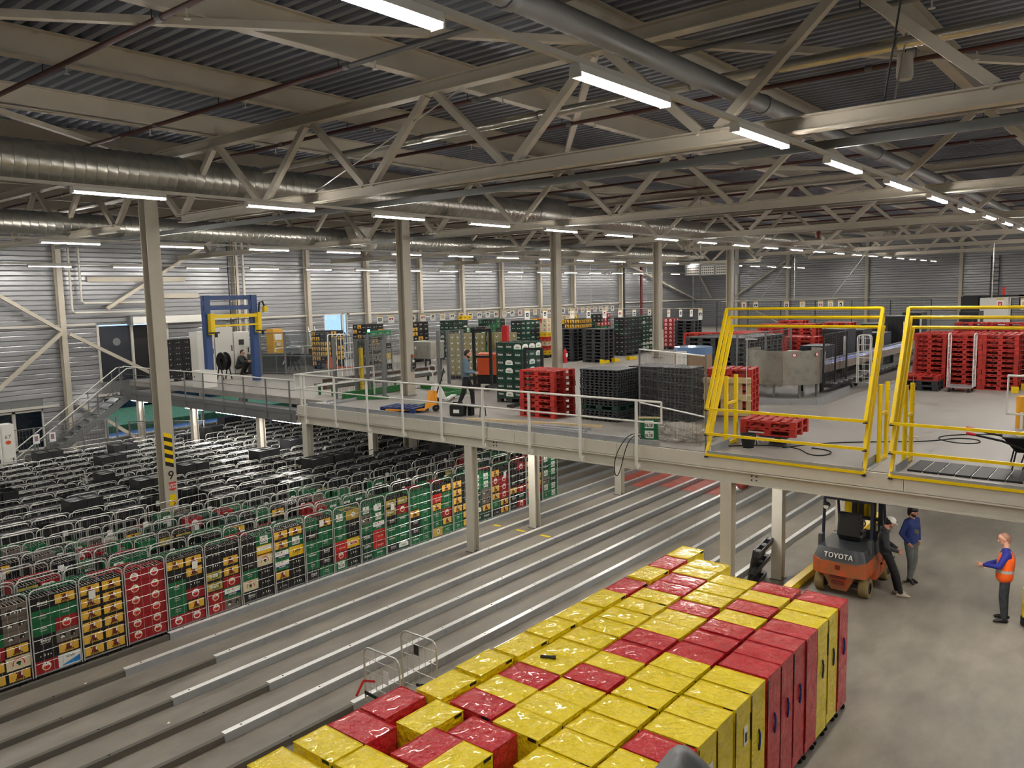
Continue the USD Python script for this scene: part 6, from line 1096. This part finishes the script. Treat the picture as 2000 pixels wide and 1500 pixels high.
def wheel(x, y, r, w_):
    M().lathe((x, y, r), [(r*.55, -w_/2), (r*.92, -w_/2), (r, -w_*.36), (r, w_*.36), (r*.92, w_/2), (r*.55, w_/2)], 26, 1).build('tyre', m_tan, fk, 40); M().lathe((x, y, r), [(.001, -w_*.2), (r*.3, -w_*.3), (r*.56, -w_*.42), (r*.56, w_*.42), (r*.3, w_*.3), (.001, w_*.2)], 20, 1).build('wheel_hub', m_dark, fk, 40)
for y in (-.47, .47): wheel(0, y, .225, .2); wheel(1.45, y*1.02, .29, .22)
M().bx((-.06, -.38, .18), (.06, .38, .28)).build('rear_axle', m_dark, fk)
M().rbox((.62, 0, 1.17), (.5, .5, .14), .06).build('seat', m_black, fk, 40); s_ = M().rbox((0, 0, 0), (.12, .5, .56), .055); v, f = s_.arr(); a = math.radians(-12); M().add(v@np.array([[math.cos(a), 0, math.sin(a)], [0, 1, 0], [-math.sin(a), 0, math.cos(a)]])+[.36, 0, 1.48], f).build('seat_back', m_black, fk, 40)
for y in (-.24, .24): M().rbox((.6, y, 1.3), (.36, .06, .08), .03).build('arm_rest', m_black, fk, 40)
for y in (-.52, .52): M().tube([(.2, y, 1.0), (.2, y, 1.15), (.24, y*.98, 2.06)], .035, 8).build('rear_pillar', m_navp, fk, 60); M().tube([(1.5, y, .7), (1.15, y*.98, 2.06)], .032, 8).build('front_pillar', m_navp, fk, 60); M().rbox((.12, y*1.02, 1.12), (.2, .1, .3), .03).build('pillar_base', m_hood, fk)
for y in np.linspace(-.5, .5, 6): M().bar((.2, y, 2.08), (1.2, y, 2.08), .04, .035).build('roof_bar', m_navp, fk)
for x in (.22, 1.18): M().bar((x, -.52, 2.08), (x, .52, 2.08), .05, .05).build('roof_rail', m_navp, fk)
M().cyl((.2, .44, 1.92), (.1, .44, 1.9), .07, 12).build('work_lamp', m_dark, fk); M().disc((.098, .44, 1.9), .06, n=14, ax=((0, -1, 0), (0, 0, 1), (-1, 0, 0)), d=.002).build('lamp_lens', m_galvb, fk)
M().tube([(1.15, 0, 1.0), (1.02, 0, 1.35)], .03, 8).build('steering_column', m_black, fk); M().tube([(1.0+.07*math.sin(g)*.6, .17*math.cos(g), 1.37+.1*math.sin(g)) for g in np.linspace(0, 2*math.pi, 20)[:-1]], .016, 6, closed=True).build('steering_wheel', m_black, fk, 60); M().bx((1.1, -.42, .9), (1.35, .42, 1.15)).build('dashboard', m_black, fk)
for y in (-.3, -.14, .14, .3): M().bar((1.78, y, .08), (1.78, y, 2.15), .1, .07).build('mast_rail', m_black, fk)
for z in (.5, 1.3, 2.1): M().bar((1.78, -.34, z), (1.78, .34, z), .08, .07).build('mast_tie', m_black, fk)
M().bx((1.86, -.5, .15), (1.9, .5, .6)).build('fork_carriage', m_black, fk)
for y in (-.3, .3): M().bx((1.9, y-.05, .06), (3.0, y+.05, .1)).bx((1.9, y-.05, .06), (1.94, y+.05, .7)).build('fork', m_dark, fk)
M().bx((1.88, -.1, 1.3), (2.2, .55, 2.1)).build('yellow_load', m_yel, fk)
bm = thing('bollard_sleeve', 'yellow and black bollard sleeve around the column at the right edge', 'bollard', (18.35, 1.75, 0)); M().lathe((0, 0, 0), [(.19, .0), (.22, 0), (.22, .16), (.2, .17)], 18).build('black_foot', m_black, bm, 40); M().lathe((0, 0, 0), [(.17, .17), (.2, .17), (.2, .75), (.17, .76)], 18).build('yellow_sleeve', m_yel, bm, 40)
rt = thing('reach_truck', 'orange and black reach truck behind the man with the phone', 'forklift', (22.3, 19.3, DK), 20); M().rbox((0, 0, .5), (.9, .9, .7), .08).build('chassis', m_black, rt, 30); M().tm(hull(mirror([(-.5, .38, .5), (-.45, .38, 1.25), (-.2, .36, 1.3), (.05, .38, .8), (.1, .38, .45)]))).build('orange_hood', m_orange, rt, 30); M().rbox((.3, 0, 1.0), (.3, .5, .6), .08).build('seat', m_black, rt, 30)
for y in (-.32, .32): M().bar((-.9, y, .05), (-.9, y, 2.2), .1, .1).build('mast_rail', m_black, rt); M().bx((-1.4, y-.06, .05), (-.5, y+.06, .2)).build('support_leg', m_black, rt); M().lathe((-1.2, y, .09), [(.02, -.05), (.09, -.05), (.09, .05), (.02, .05)], 12, 1).build('wheel', m_rubber, rt)
for z in (1.2, 2.15): M().bar((-.9, -.32, z), (-.9, .32, z), .1, .08).build('mast_tie', m_black, rt)
M().bx((.35, -.5, 1.6), (.6, -.3, 2.25)).build('red_load_guard', m_pr, rt); M().lathe((.25, 0, .15), [(.03, -.1), (.15, -.1), (.15, .1), (.03, .1)], 14, 1).build('drive_wheel', m_rubber, rt)
st_ = thing('stacker_mast', 'black stacker mast with clear window standing before the green load', 'stacker', (19.3, 15.0, DK), 8)
for y in (-.3, .3): M().bar((0, y, 0), (0, y, 1.75), .08, .07).build('mast_rail', m_black, st_); M().bx((-1.0, y-.08, .04), (0, y+.08, .09)).build('leg', m_black, st_)
for z in (.15, .9, 1.72): M().bar((0, -.3, z), (0, .3, z), .07, .07).build('mast_tie', m_black, st_)
M().bx((-.02, -.26, .95), (-.012, .26, 1.66)).build('clear_shield', g_glass, st_)
